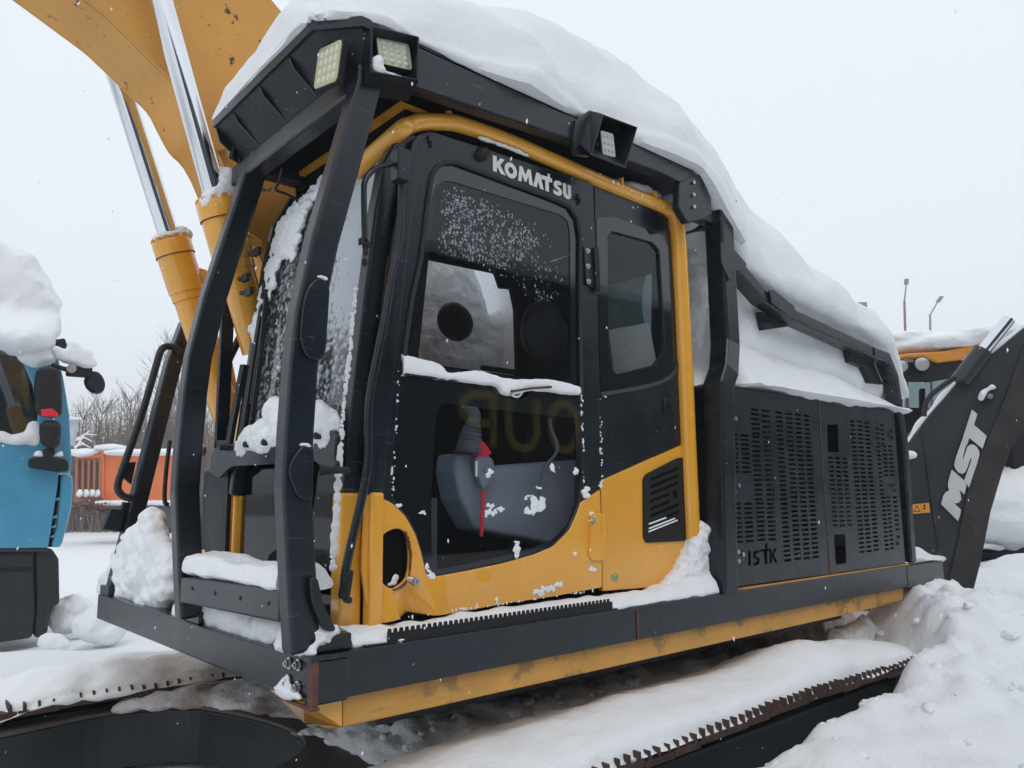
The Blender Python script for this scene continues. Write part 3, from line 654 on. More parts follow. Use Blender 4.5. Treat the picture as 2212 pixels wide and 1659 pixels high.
vg = plateY('vent_grille', [rnd(vent, .02)]+[rnd(Z2(6, c, YC), .006, 2) for c in
    ([(50, 758), (212, 692), (214, 710), (52, 776)], [(48, 800), (212, 734), (214, 752), (50, 818)], [(48, 842), (212, 776), (214, 794), (50, 860)],
     [(48, 884), (160, 840), (162, 858), (50, 902)], [(50, 928), (160, 884), (162, 902), (52, 946)], [(50, 968), (214, 900), (216, 918), (52, 986)],
     [(50, 1010), (214, 942), (216, 960), (52, 1028)], [(52, 1052), (214, 986), (216, 1004), (54, 1070)])]+[rnd(Z2(6, [(180, 830), (205, 825), (208, 872), (184, 876)], YC), .01)],
    YC-.010, .006, M['black'], EX, bev=.001)
for (xa, ya), (xb, yb) in (((52, 1048), (200, 990)), ((52, 1022), (150, 985)), ((50, 1066), (215, 1000))):
    a = SY(*q(6, xa, ya), YC-.012); c = SY(*q(6, xb, yb), YC-.012)
    MB().tube([a, (a+c)/2, c], .004, 6).build('snow_crust', M['snow'], vg)
# chrome-grey curved trim under the quarter window and lower divider trim
tr = [SY(*p, YC-.004) for p in ((1298, 852), (1380, 838), (1430, 824), (1455, 806), (1468, 780))]
MB().sweep(cat(tr, 5), [(-.010, -.004), (.010, -.004), (.010, .004), (-.010, .004)], (0, 0, 1)).build('trim_strip', M['grey_dk'], qp)
fl = SY(*q(6, 155, 345), YC); fc = plateY('fuel_lock', [rnd([(fl.x-.035, fl.z-.04), (fl.x+.035, fl.z-.04), (fl.x+.035, fl.z+.04), (fl.x-.035, fl.z+.04)], .02)], YC-.012, .012, D_, qp, bev=.003)
plateY('slot', [rnd([(fl.x-.022, fl.z-.013), (fl.x+.022, fl.z-.013), (fl.x+.022, fl.z+.013), (fl.x-.022, fl.z+.013)], .012)], YC-.0135, .001, M['gloss'], fc)
st = SY(*q(8, 1852, 562), YC)
ok = plateY('sticker', [[(st.x+.026*math.cos(t*.314), st.z+.020*math.sin(t*.314)) for t in range(20)]], YC-.002, .001, M['gloss'], lp)
plateY('sticker_face', [[(st.x+.023*math.cos(t*.314), st.z+.0175*math.sin(t*.314)) for t in range(20)]], YC-.0025, .0004, M['ok'], ok)
strokes('sticker_text', [[(math.cos(a*.785)*.0055-.009, math.sin(a*.785)*.0065+.003) for a in range(9)], [(.005, -.004), (.005, .010)], [(.014, .010), (.006, .003), (.014, -.004)], [(-.010, -.009), (.010, -.009)]],
        lambda x, y, d: Vector((st.x+x, YC-.0026-d*.3, st.z+y)), .0028, M['gloss'], ok)
# ---- door
bump = [(791, 1069), q(8, 425, 84), q(8, 500, 98), q(8, 580, 138), q(8, 650, 210), q(8, 705, 310), q(8, 742, 430), q(8, 768, 540), q(8, 820, 555), q(8, 1000, 522), q(8, 1200, 480), q(8, 1380, 430), q(8, 1500, 380), q(8, 1590, 290), q(8, 1635, 190), q(8, 1655, 130), q(8, 1768, 55)]
door_low = bump+[q(8, 1778, 430), q(8, 1780, 620), q(8, 1500, 672), q(8, 1200, 716), q(8, 950, 765), q(8, 800, 780), q(8, 700, 768), q(8, 620, 795), q(8, 445, 840), q(8, 420, 700), q(8, 400, 520), q(8, 408, 300)]
hole = [q(8, 560, 290), q(8, 600, 278), q(8, 640, 290), q(8, 662, 340), q(8, 672, 430), q(8, 668, 510), q(8, 650, 580), q(8, 600, 620), q(8, 555, 628), q(8, 510, 590), q(8, 488, 520), q(8, 486, 440), q(8, 500, 360), q(8, 525, 310)]
YD = YC-.028
dlow = rnd(sy2(door_low, YD), .008, 2); hl = rnd(sy2(hole, YD), .03, 3)
door = empty('door', (0, 0, 0)); door.parent = None
me = curve_mesh('door_panel', [dlow, hl], .02, .005)
me.transform(Matrix(((1, 0, 0, 0), (0, 0, -1, YD+.01), (0, 1, 0, 0), (0, 0, 0, 1))))
bm = bmesh.new(); bm.from_mesh(me); bmesh.ops.triangulate(bm, faces=bm.faces)
for _ in range(6):
    es = [e for e in bm.edges if e.calc_length() > .022]
    if es: bmesh.ops.subdivide_edges(bm, edges=es, cuts=1); bmesh.ops.triangulate(bm, faces=bm.faces)
    fl2 = [f for f in bm.faces if abs(f.normal.y) > .98]
    bmesh.ops.beautify_fill(bm, faces=fl2, edges=[e for e in bm.edges if len(e.link_faces) == 2 and all(abs(f.normal.y) > .98 for f in e.link_faces)])
c1 = SY(*q(8, 700, 770), YD); c2 = SY(*q(8, 655, 640), YD)
for v_ in bm.verts:                                        # the dented lower front corner and soft press lines
    x, z = v_.co.x, v_.co.z
    dx = x-(c1.x+(z-c1.z)*-.25); f = max(0, 1-(z-c1.z)/.13) if z > c1.z-.05 else 1
    v_.co.y += .050*f*max(0, 1-abs(dx)/.085) - .020*f*math.exp(-((dx-.10)/.045)**2) - .022*f*math.exp(-((dx+.11)/.05)**2)
    v_.co.y += .0015*noise.noise(Vector((x*7, z*7, 1)))
bp_ = SY(*q(8, 1100, 590), YD)
for v_ in bm.verts:
    r2 = (v_.co.x-bp_.x)**2+(v_.co.z-bp_.z)**2; v_.co.y -= .009*math.exp(-r2/.0006)
bm.to_mesh(me); bm.free()
dp = finish('door', me, M['yellow'], EX, 50); dp['label'] = 'yellow lower door skin with a torn handle hole and a dented front corner'
bpy.data.objects.remove(door)
# torn rusty rim, cavity behind the hole, lock
rim = [SY(*p, YD-.002) for p in (q(8, 640, 300), q(8, 660, 345), q(8, 672, 420), q(8, 670, 500), q(8, 655, 575), q(8, 610, 618), q(8, 565, 630))]
random.seed(4); rv = MB()
R1 = cat(rim, 6)
for i in range(len(R1)-1):
    a, c = R1[i], R1[i+1]; cc = SY(*q(8, 580, 450), YD); o1 = (a-cc).normalized()*(.004+.007*random.random())
    rv.add([a, c, c+(c-cc).normalized()*(.004+.007*random.random())+Vector((0, -.004*random.random(), 0)), a+o1, a+Vector((0, .012, 0)), c+Vector((0, .012, 0))], [(0, 1, 2, 3), (0, 4, 5, 1)])
rv.build('torn_edge', M['rust'], dp)
cv = SY(*q(8, 580, 450), YC+.03)
MB().prism([(a, YC+.05, c) for a, c in sy2([(780, 1075), (960, 1075), (960, 1330), (800, 1345)], YC)], (0, .01, 0)).build('latch_cavity', M['grey_dk'], dp)
MB().box((cv.x-.05, YC+.02, cv.z-.02), (cv.x+.03, YC+.045, cv.z+.10)).build('latch', M['black'], dp, bevel=.004)
lk = SY(*q(8, 697, 585), YD); b = MB(); b.tube([lk, lk+Vector((0, -.018, 0))], [.017, .015], 20); lo = b.build('door_lock', M['steel'], dp, 40)
MB().box((lk.x-.0015, lk.y-.0188, lk.z-.006), (lk.x+.0015, lk.y-.0178, lk.z+.006)).build('keyhole', M['gloss'], lo)
MB().tube([lk+Vector((-.035, .0, .015)), lk+Vector((-.015, -.008, .008))], [.009, .012], 10).build('latch_tongue', M['steel'], lo, 40)
# upper door frame (dark) with two openings
frame = [(791, 1068), (796, 960), (806, 880), (822, 740), (838, 620), (850, 518), (866, 430), (884, 340), (893, 306), (906, 289), (935, 284), (1282, 397), (1287, 520), (1293, 760), (1298, 1050)]
frame += list(reversed(bump[1:]))
upw = qq(2, (640, 1659), (690, 1250), (712, 1120), (750, 1060), (800, 1038), (860, 1038), (1480, 1270), (1590, 1320), (1640, 1400), (1658, 1520))+qq(5, (1656, 500), (1664, 975), (1400, 945), (1120, 912), (800, 880), (524, 850), (545, 640), (590, 350))
dframe_out = rnd(sy2(frame, YD), .006, 2)
lw = [q(5, 530, 862), q(5, 1120, 926), q(5, 1165, 990), q(5, 1240, 1020), q(5, 1320, 1005), q(5, 1350, 962), q(5, 1664, 990), q(5, 1672, 1540)]+[q(8, 1640, 140), q(8, 1618, 200), q(8, 1570, 300), q(8, 1480, 385), q(8, 1380, 425), q(8, 1200, 475), q(8, 1000, 516), q(8, 830, 548), q(8, 785, 545), q(8, 752, 430), q(8, 715, 310), q(8, 660, 205), q(8, 590, 130), q(8, 560, 60)]+[q(5, 445, 1600), q(5, 480, 1250), q(5, 510, 1000)]
upl = rnd(sy2(upw, YD), .006, 2)
big = rnd(sy2(qq(2, (640, 1659), (690, 1250), (712, 1120), (750, 1060), (800, 1038), (860, 1038), (1480, 1270), (1590, 1320), (1640, 1400), (1658, 1520))+qq(5, (1656, 500), (1664, 975))+lw[7:]+qq(5, (545, 640), (590, 350)), YD), .006, 2)
df = plateY('door_frame', [dframe_out, big], YD+.001, .022, D_, dp, bev=.004)
# rubber seals
def ringpath(pts, y): return [Vector((a, y, c)) for a, c in pts]
up3 = ringpath(upl, YD-.004); s_ = MB(); s_.tube(up3+up3[:2], .010, 8, (0, 1, 0)); s_.build('window_seal', M['rubber'], df, 60)
# panes: upper pane with black border, lower pane = black glass with clear part
clear_up = rnd(sy2(qq(2, (650, 1659), (700, 1330), (728, 1230), (752, 1180), (790, 1152), (850, 1155), (1540, 1368), (1585, 1405), (1600, 1470))+qq(5, (1603, 400), (1608, 870), (1560, 910), (1150, 862), (800, 812), (600, 745), (578, 700), (600, 450)), YD), .008, 2)
pu = plateY('upper_window', [upl, clear_up], YD+.006, .003, M['gloss'], df)
MB().prism([(a, YD+.0105, c) for a, c in upl], (0, .003, 0)).build('window_pane', M['glass'], pu)
lwl = rnd(sy2(lw, YD), .006, 2)
clear_lo = rnd(sy2([q(5, 712, 1659), q(5, 735, 1250), q(5, 752, 1090), q(5, 775, 1050), q(5, 815, 1042), q(5, 1250, 1095), q(5, 1625, 1135), q(5, 1640, 1300), q(8, 1625, 130), q(8, 1585, 255), q(8, 1490, 350), q(8, 1380, 395), q(8, 1150, 450), q(8, 850, 512), q(8, 812, 505), q(8, 800, 440), q(8, 798, 100)], YD), .008, 2)
pl_ = plateY('lower_window', [lwl, clear_lo], YD+.004, .003, M['gloss'], df)
MB().prism([(a, YD+.0085, c) for a, c in lwl], (0, .003, 0)).build('window_pane', M['glass'], pl_)
# handle notch ring, rusty handle
hc = SY(*q(5, 1245, 950), YD); nb = MB()
arc = [hc+Vector((.042*math.cos(t), -.004, .042*math.sin(t)+.006)) for t in [math.pi+i*math.pi/14 for i in range(15)]]
nb.tube(arc, .005, 8, (0, 1, 0)); nb.build('notch_rim', M['snow'], df, 60)
ha = SY(*q(5, 1215, 968), YD-.02); hb = SY(*q(5, 1475, 938), YD-.03)
h_ = MB().beam([ha, ha.lerp(hb, .5)+Vector((0, -.006, .004)), hb], .010, .019, (0, 0, 1)).build('door_handle', M['rust'], dp, bevel=.005, bseg=3)
bolt('handle_bolt', SY(*q(5, 1215, 968), YD-.012), (0, -1, 0), .009, h_)
MB().obox(SY(*q(5, 1235, 980), YD+.004), (.03, 0, 0), (0, .004, 0), (0, 0, .02)).build('latch_plate', M['black'], h_)
# small hooks, horn button, hinges
for p in (q(2, 695, 905), q(2, 1645, 1270)):
    a = SY(*p, YD-.002); MB().obox(a, (.009, 0, 0), (0, .010, 0), (0, 0, .004)).obox(a+Vector((-.006, -.006, .012)), (.003, 0, 0), (0, .006, 0), (0, 0, .012)).obox(a+Vector((.007, -.006, -.012)), (.003, 0, 0), (0, .006, 0), (0, 0, .014)).build('wire_clip', M['black'], df, bevel=.001)
bn = SY(*q(2, 1030, 985), YD); MB().tube([bn, bn+Vector((.0, -.006, 0)), bn+Vector((0, -.030, 0)), bn+Vector((0, -.036, 0))], [.034, .030, .024, .010], 24).build('rubber_stop', M['black'], df, 60)
ht = SY(*q(5, 1710, 200), YD-.004)
hi = MB().prism([(a, YD-.010, c) for a, c in Z2(5, [(1675, 45), (1740, 55), (1752, 310), (1690, 285)], YD)], (0, .011, 0)).build('hinge', D_, dp, bevel=.002)
for p in ((1706, 70), (1708, 168), (1712, 265)): bolt('hinge_bolt', SY(*q(5, *p), YD-.010), (0, -1, 0), .009, hi)
a, c = SY(*q(5, 1760, 50), YD-.018), SY(*q(5, 1775, 325), YD-.018)
MB().tube([a, a+(c-a)*.02, a+(c-a)*.6, c], [.012, .016, .016, .014], 14).build('hinge_barrel', D_, hi, 40)
hy = MB().prism([(a, YD-.014, c) for a, c in rnd(Z2(8, [(1705, 195), (1770, 190), (1780, 460), (1710, 462), (1697, 440)], YD), .01)], (0, .014, 0)).build('hinge', M['yellow'], dp, bevel=.003)
a, c = SY(*q(8, 1790, 190), YD-.010), SY(*q(8, 1792, 460), YD-.010); MB().tube([a, c], .013, 14).build('hinge_barrel', M['yellow'], hy, 40)
bolt('hinge_bolt', SY(*q(8, 1722, 237), YD-.014), (0, -1, 0), .010, hy)
# maker's name above the window, in bold white letters
A = SY(1063, 335, YD); B_ = SY(1233, 402, YD); zt0 = SY(*q(2, 1105, 992), YD).z; zb0 = SY(*q(2, 1105, 1092), YD).z; Hh = zt0-zb0; W_ = SY(*q(2, 1597, 1200), YD).x-SY(*q(2, 1102, 1000), YD).x
zb1 = SY(*q(2, 1545, 1260), YD).z; x00 = SY(*q(2, 1102, 1050), YD).x
def kt(x, y, d): return Vector((x00+x*W_, YD-d, zb0+(zb1-zb0)*x+y*Hh))
u_ = 1/7.6
def ring(cx, cy, rx, ry, n=22, a0=0, a1=2*math.pi): return [(cx+rx*math.cos(a0+(a1-a0)*i/n), cy+ry*math.sin(a0+(a1-a0)*i/n)) for i in range(n+1)]
def solid(name, polys, tf, m, parent, t=.0025):
    b = MB()
    for i, (o, h) in enumerate(polys):
        me = curve_mesh('t', [o]+([h] if h else []), .002); k = len(b.v)
        b.add([tf(v.co.x, v.co.y, t+.0002*i if v.co.z > 0 else 0) for v in me.vertices], [tuple(p.vertices) for p in me.polygons]); bpy.data.meshes.remove(me)
    return b.build(name, m, parent)
K = [(0, 0), (.045, 0), (.045, .40), (.095, 0), (.150, 0), (.085, .53), (.140, 1), (.090, 1), (.045, .62), (.045, 1), (0, 1)]
O = (ring(.215, .46, .075, .50), list(reversed(ring(.215, .46, .032, .22))))
Mm = [(.305, 0), (.345, 0), (.352, .52), (.385, .10), (.405, .10), (.435, .55), (.445, 0), (.490, 0), (.465, 1), (.430, 1), (.395, .52), (.360, 1), (.325, 1)]
Aa = [(.495, 0), (.540, 0), (.560, .50), (.585, .0), (.630, 0), (.585, 1), (.540, 1)]
Tt = [(.655, 0), (.700, 0), (.700, .70), (.745, .72), (.745, .98), (.720, .98), (.712, 1.22), (.690, 1.22), (.690, .98), (.600, .96), (.605, .70), (.655, .70)]
Uu = [(.895, 1), (.937, 1), (.937, .36), (.945, .27), (.958, .27), (.963, .36), (.963, 1), (1.005, 1), (1.005, .30), (.99, .08), (.965, 0), (.935, 0), (.91, .08), (.895, .3)]
Ss = [(.870, .78), (.840, .72), (.812, .74), (.812, .64), (.855, .54), (.878, .36), (.872, .14), (.845, .01), (.800, -.02), (.762, .06), (.762, .30), (.800, .22), (.830, .24), (.832, .34), (.790, .44), (.768, .58), (.772, .82), (.800, .98), (.840, 1.0), (.870, .96)]
solid('lettering', [(K, None), O, (Mm, None), (Aa, None), (Tt, None), (Ss, None), (Uu, None)], kt, M['white'], df)
# ---- yellow roof rail that turns down as the cab's rear corner
rpts = [((848, 306), .15), ((864, 283), .15), ((885, 271), .15), ((915, 264), .15), ((960, 264), .15), ((1000, 271), .15), ((1100, 306), .15), ((1200, 349), .15), ((1300, 393), .15), ((1400, 434), .15), ((1438, 450), .145), ((1457, 466), .14), ((1464, 510), .14), ((1470, 620), .14), ((1478, 790), .14), ((1487, 1000), .14), ((1494, 1160), .14), ((1497, 1262), .14)]
P_ = [SY(p[0], p[1], y) for p, y in rpts]; Pc = cat(P_, 5)
P_[0] = Vector((P_[0].x, .30, P_[0].z-.0)); Pc = cat([P_[0]+Vector((-.035, .10, -.06))]+P_, 6)
n_ = len(Pc)
def rr_(i):
    f = i/n_; return .037 if f < .58 else .037+.011*min(1, (f-.58)/.10)
MB().tube(Pc, rr_, 16, (0, 1, 0.01)).build('roof_rail', M['yellow'], EX, 60)
hk = SY(*q(2, 825, 745), YC); MB().tube(cat([hk+Vector((-.02, 0, 0)), hk+Vector((-.01, 0, .02)), hk+Vector((.008, 0, .022)), hk+Vector((.018, 0, -.008))], 5), .006, 8, (0, 1, 0)).build('lifting_eye', M['yellow'], EX, 60)
for p in (q(2, 1915, 1165), q(2, 2127, 1250)):
    a = SY(*p, YC-.02); MB().obox(a, (.004, 0, 0), (0, .02, 0), (0, 0, .022)).build('rail_clip', M['yellow'], EX)
a = SY(*q(3, 236, 718), .12); disc('rail_hole', a, (0, -1, 0), .012, .004, M['gloss'], EX, 14)
# cab roof skin
MB().prism([(.42, .19, 3.492), (.42, 1.2, 3.492), (2.18, 1.2, 3.492), (2.18, .19, 3.492)], (0, 0, .02)).build('cab_roof_skin', M['yellow'], EX)
# ---- front pillars and windscreen
def pillar(y0, w, dep, m1=D_, off=0, top=9):
    pts = [(x+dep/2+off, y0+w/2, z) for x, z in cabf[1:top]]
    return MB().beam(cat(pts, 4), dep, w, (1, 0, 0))
pil = [(.175, 1.36), (.175, 1.88), (.20, 2.16), (.25, 2.62), (.29, 2.98), (.33, 3.20), (.42, 3.38)]
def pil_part(i0, i1, y, w, dep, m, nm, off=0, par=None):
    return MB().beam([(x+dep/2+off, y+w/2, z) for x, z in pil[i0:i1]], dep, w, (1, 0, 0)).build(nm, m, par or EX, bevel=.012, bseg=3)
fp = pil_part(1, 7, .165, .07, .085, D_, 'front_pillar'); pil_part(0, 2, .165, .075, .09, M['yellow'], 'lower_pillar', -.003)
pil_part(0, 2, .10, .06, .055, M['yellow'], 'lower_pillar', .085)
pil_part(1, 7, .12, .04, .05, D_, 'pillar_cover', .10)
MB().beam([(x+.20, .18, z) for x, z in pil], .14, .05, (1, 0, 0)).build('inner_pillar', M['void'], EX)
pil_part(1, 7, 1.15, .05, .06, D_, 'front_pillar', -.02); pil_part(0, 2, 1.16, .03, .05, M['yellow'], 'lower_pillar')
# windscreen glass follows the front curve
def screen(i0, i1, y0, y1, m, nm, off=.02, par=None):
    pts = cat([Vector((x+off, 0, z)) for x, z in pil[i0:i1]], 5); b = MB()
    vs = [Vector((p.x, y0, p.z)) for p in pts]+[Vector((p.x, y1, p.z)) for p in pts]; n = len(pts)
    b.add(vs, [(i, i+1, n+i+1, n+i) for i in range(n-1)]); o = b.build(nm, m, par or EX, 80)
    o.data.polygons.foreach_set('use_smooth', [False]*len(o.data.polygons)); md = o.modifiers.new('s', 'SOLIDIFY'); md.thickness = .004; return o
pil_s = pil; ws = screen(2, 7, .225, 1.15, M['frosted'], 'windscreen')
screen(0, 3, .225, 1.15, M['glass_low'], 'lower_windscreen', .03)
pb = plateX('lower_screen_frame', [[(.11, 2.03), (.11, 2.15), (.24, 2.13), (.26, 2.06), (.90, 2.07), (1.0, 2.06), (1.20, 1.93), (1.24, 1.97), (1.16, 2.12), (.65, 2.11), (.2, 2.11)]], .13, .03, D_, EX, bev=.004) if False else None
lb = sx2([q(7, 0, 0)], .15)
fr_ = sx2(qq(4, (1440, 1310), (1370, 1330), (1340, 1480), (1400, 1520), (1480, 1445), (1800, 1425), (1790, 1265), (1700, 1275), (1600, 1290)), .14)
fr_ = [(y, z) for y, z in fr_]+[]
lsf = plateX('screen_bracket', [rnd([(y, z) for y, z in fr_], .008, 2)], .135, .02, D_, EX, bev=.003)
plateX('screen_bracket', [rnd(sx2(qq(4, (2010, 1215), (2130, 1215), (2145, 1260), (2130, 1380), (2145, 1440), (2100, 1480), (1990, 1400)), .13), .008, 2)], .13, .02, D_, EX, bev=.003)
for p in ((1435, 1325), (1708, 1292), (2045, 1250), (1590, 1305)):
    a = SX(*q(4, *p), .125); MB().tube([a+Vector((.02, 0, 0)), a+Vector((-.022, 0, 0)), a+Vector((-.026, 0, 0))], [.014, .014, .010], 14).build('rubber_buffer', M['rubber'], lsf, 40)
a = SX(*q(4, 2110, 1470), .11); MB().tube([a+Vector((.04, -.06, 0)), a, a+Vector((-.03, .02, 0))], [.012, .014, .020], 14).build('rubber_buffer', M['rubber'], lsf, 40)
# handrail tube on the door side
hp = [SY(*p, .085) for p in ((866, 350), (868, 420), (862, 520), (846, 600), (833, 680), (815, 770), (800, 850), (795, 920), (796, 970), (792, 1020), (783, 1070), (762, 1160), (748, 1224), (744, 1258), (748, 1280))]
n_ = len(cat(hp, 5))
MB().tube(cat(hp, 5), .0165, 14, (0, 1, 0.01)).build('handrail', D_, EX, 60)
a = SY(747, 1262, .085); MB().obox(a+Vector((0, 0, .0)), (.02, 0, 0), (0, .018, 0), (.008, 0, .05)).build('handrail_foot', M['black'], EX, bevel=.014, bseg=3)
a2 = SY(752, 1296, .085); MB().tube([a2+Vector((0, .02, 0)), a2+Vector((0, -.01, 0))], .012, 10).build('handrail_bolt', D_, EX, 40)
# mirror bracket tube
mt = SY(*q(2, 512, 1060), .06); MB().obox(mt, (.028, 0, 0), (0, .03, 0), (.0, 0, .065)).build('bracket_clamp', D_, EX, bevel=.006)
bp2 = [SY(*p, .06) for p in (q(2, 470, 1045), q(2, 400, 1060), q(2, 335, 1090), q(2, 290, 1150), q(2, 280, 1230), q(2, 285, 1530))]
MB().tube(cat(bp2, 5), .0115, 12, (0, 1, .01)).build('mirror_bracket', D_, EX, 60)
a = SY(*q(2, 285, 1620), .06)
mh = MB(); random.seed(5)
for i in range(5): mh.blob(a+Vector((random.uniform(-.015, .015), random.uniform(-.01, .01), random.uniform(-.04, .05))), (.013, .012, .020), 1, .5, 2, i)
mh.build('broken_mirror_stub', M['black'], EX)
# ---- cab interior
C_ = M['console']
MB().prism([(.95, .9, 1.45), (.60, .9, 1.45), (.62, .9, 1.95), (.72, .9, 2.02), (.98, .9, 2.0)], (0, -.1, 0)).build('front_console', M['grey_dk'], EX, bevel=.02)
seat = empty('x'); bpy.data.objects.remove(seat)
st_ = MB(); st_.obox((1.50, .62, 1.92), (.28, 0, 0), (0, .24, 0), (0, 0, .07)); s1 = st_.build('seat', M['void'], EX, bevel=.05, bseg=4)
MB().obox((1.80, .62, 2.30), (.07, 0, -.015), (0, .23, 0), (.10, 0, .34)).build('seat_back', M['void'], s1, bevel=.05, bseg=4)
MB().obox((1.62, .35, 2.585), (.13, 0, 0), (0, .05, 0), (0, 0, .16)).build('headrest', M['black'], s1, bevel=.05, bseg=4) if False else None
hr = SY(*q(5, 1430, 590), .62); MB().blob(hr, (.16, .09, .19), 3, .06, 1.0, 2).build('headrest', M['black'], s1, 60)
# left console with lever and red lock handle
cp = Z2(5, [(865, 1480), (880, 1360), (1000, 1355), (1060, 1400), (1110, 1440), (1660, 1400), (1640, 1800), (1500, 1950), (1000, 1850), (900, 1659)], .30)
MB().prism([(x, .30, z) for x, z in cp], (0, .16, 0)).build('side_console', C_, EX, bevel=.02, bseg=3)
bel = [SY(*q(5, x, y), .30) for x, y in ((950, 1360), (955, 1300), (965, 1230), (975, 1180))]
bb = MB(); P2 = cat(bel, 8); bb.tube(P2, lambda i: (.062-.0012*i)+(.006 if i % 3 == 0 else 0), 16, (0, 1, 0)); bel_o = bb.build('lever_boot', M['boot'], EX, 50)
MB().tube(cat([SY(*q(5, x, y), .30) for x, y in ((970, 1190), (985, 1120), (945, 1060), (925, 1040))], 6), [.030]*4+[.028]*6+[.024]*9, 12, (0, 1, 0)).build('control_lever', M['boot'], bel_o, 50)
lh = Z2(5, [(995, 1385), (1065, 1370), (1105, 1410), (1108, 1480), (1070, 1550), (1050, 1580), (1030, 1580), (1000, 1480)], .26)
lhx = MB().prism([(x, .255, z) for x, z in rnd(lh, .01, 3)], (0, .03, 0)).build('lock_lever', M['console'], EX, bevel=.006)
rd = Z2(5, [(990, 1310), (1015, 1276), (1045, 1295), (1088, 1362), (1050, 1385), (1000, 1380)], .26)
MB().prism([(x, .25, z) for x, z in rnd(rd, .008, 3)], (0, .035, 0)).build('red_grip', M['red'], lhx, bevel=.005)
MB().tube([SY(*q(5, 1040, 1600), .27), SY(*q(8, 1083, 325), .27)], .0085, 10).build('red_rod', M['red'], lhx, 50)
disc('knob', SY(*q(5, 1067, 1470), .254), (0, -1, 0), .02, .004, M['console'], lhx)
MB().obox(SY(*q(5, 998, 1460), .252), (.006, 0, 0), (0, .001, 0), (0, 0, .034)).build('label', M['white'], lhx)
gl_ = cat([SY(*q(5, x, y), .24) for x, y in ((1468, 1140), (1475, 1200), (1515, 1310), (1500, 1370), (1430, 1460), (1405, 1560), (1400, 1640))], 6)
MB().tube(gl_, .008, 10, (0, 1, 0)).build('grab_bar', M['boot'], EX, 50)
MB().beam([SY(*q(5, 1040, 815), 1.0), SY(*q(5, 1420, 870), .6)], .03, .06, (0, 0, 1)).build('armrest', M['void'], EX, bevel=.01)
# number plate lying inside against the rear glass, seen from its back
pr_ = sx2([q(5, 1842, 575), q(5, 2098, 528), q(5, 2150, 790), q(5, 1880, 862)], 2.27)
npx = plateX('number_plate', [rnd(pr_, .015)], 2.268, .003, M['plate'], EX, bev=.0008)
(y0, z0), (y1, z1), (y2, z2), (y3, z3) = pr_
def pt(x, y, d):
    a = Vector((y0+(y1-y0)*x, z0+(z1-z0)*x)); c = Vector((y3+(y2-y3)*x, z3+(z2-z3)*x)); v = c.lerp(a, y); return Vector((2.268-d, v.x, v.y))
def dig(ch, ox, oy, w=.13, h=.22):                         # mirrored embossed characters
    G = {'9': ring(.5, .68, .42, .30, 14)+[(.92, .5), (.7, .05), (.3, 0)], '7': [(0, 1), (1, 1), (.4, 0)], '3': [(0, .95), (.6, 1), (.95, .8), (.5, .55), (.95, .28), (.6, 0), (0, .05)], 'C': [(1, .85), (.6, 1), (.1, .7), (.1, .3), (.6, 0), (1, .15)],
         '8': ring(.5, .74, .36, .24, 12)+ring(.5, .25, .45, .26, 12, math.pi/2, math.pi/2+2*math.pi), '1': [(.2, .8), (.6, 1), (.6, 0)], '6': [(.8, 1), (.2, .6)]+ring(.5, .3, .42, .3, 14, math.pi, 3*math.pi)}
    return [(ox+(1-x)*w, oy+y*h) for x, y in G[ch]]
strokes('embossed_digits', [dig(c, ox, oy) for c, ox, oy in (('1', .10, .70), ('9', .32, .70), ('7', .52, .70), ('3', .72, .70), ('8', .20, .42), ('8', .40, .42), ('3', .60, .42), ('C', .80, .42), ('9', .20, .06), ('7', .36, .06), ('6', .60, .06), ('7', .76, .06))]+[[(.02, .34), (.45, .35)]], pt, .014, M['plate'], npx, .0022)
# ---- boom
BY0, BY1 = 1.47, 1.89
fpx = [SY(*q(1, x, y), BY0) for x, y in ((550, 0), (760, 180), (960, 380), (1100, 520), (1170, 650), (1250, 800), (1400, 1000))]
fold = [(-1.9, 4.75), (-1.2, 4.52)]+[(p.x, p.z) for p in fpx]+[(.42, 3.05), (.75, 2.60), (1.0, 2.2)]
back = [(1.45, 2.3), (1.30, 3.1), (1.05, 3.8), (.70, 4.35), (.15, 4.80), (-.5, 5.05), (-1.4, 5.25), (-1.9, 5.3)]
ff = cat([Vector((x, 0, z)) for x, z in fold], 4); bk = cat([Vector((x, 0, z)) for x, z in back], 4)
out = [(p.x, p.z) for p in ff+bk]
bo = MB().prism([(x, BY0+.02, z) for x, z in out], (0, BY1-BY0-.04, 0)).build('boom', M['yellow_boom'], EX, 30)
# side plates stand proud of the box section
plateY('boom_side_plate', [out], BY0-.004, .022, M['yellow_boom'], bo, bev=.004)
plateY('boom_side_plate', [out], BY1-.018, .022, M['yellow_boom'], bo, bev=.004)
a = SY(*q(1, 1365, 915), BY0); MB().tube([a+Vector((0, -.06, 0)), a+Vector((0, .08, 0))], .055, 18).build('boom_pin', M['yellow_boom'], bo, 40)
MB().tube(cat([Vector((.24, 1.22, 3.0)), Vector((.10, 1.21, 3.4)), Vector((.0, 1.21, 3.75)), Vector((-.2, 1.21, 4.1)), Vector((-.6, 1.21, 4.5))], 6), .014, 8).build('pipe', M['yellow_boom'], bo, 50) if False else None
# dark bar (counterweight side lines) behind the boom foot
for y in (1.42, 1.90): MB().prism([(.3, y, 1.36), (.55, y, 2.3), (.9, y, 2.75), (1.3, y, 2.4), (1.6, y, 1.36)], (0, .03, 0)).build('boom_bracket', M['yellow'], EX, bevel=.01)
MB().beam([(.12, 1.50, 1.36), (.42, 1.56, 2.55)], .05, .03, (0, 1, 0)).build('bracket_strut', M['yellow'], EX)
MB().beam([(.20, 1.42, 2.0), (.20, 1.42, 2.95)], .03, .06, (0, 1, 0)).build('hose_guard', M['dark_flat'], EX)
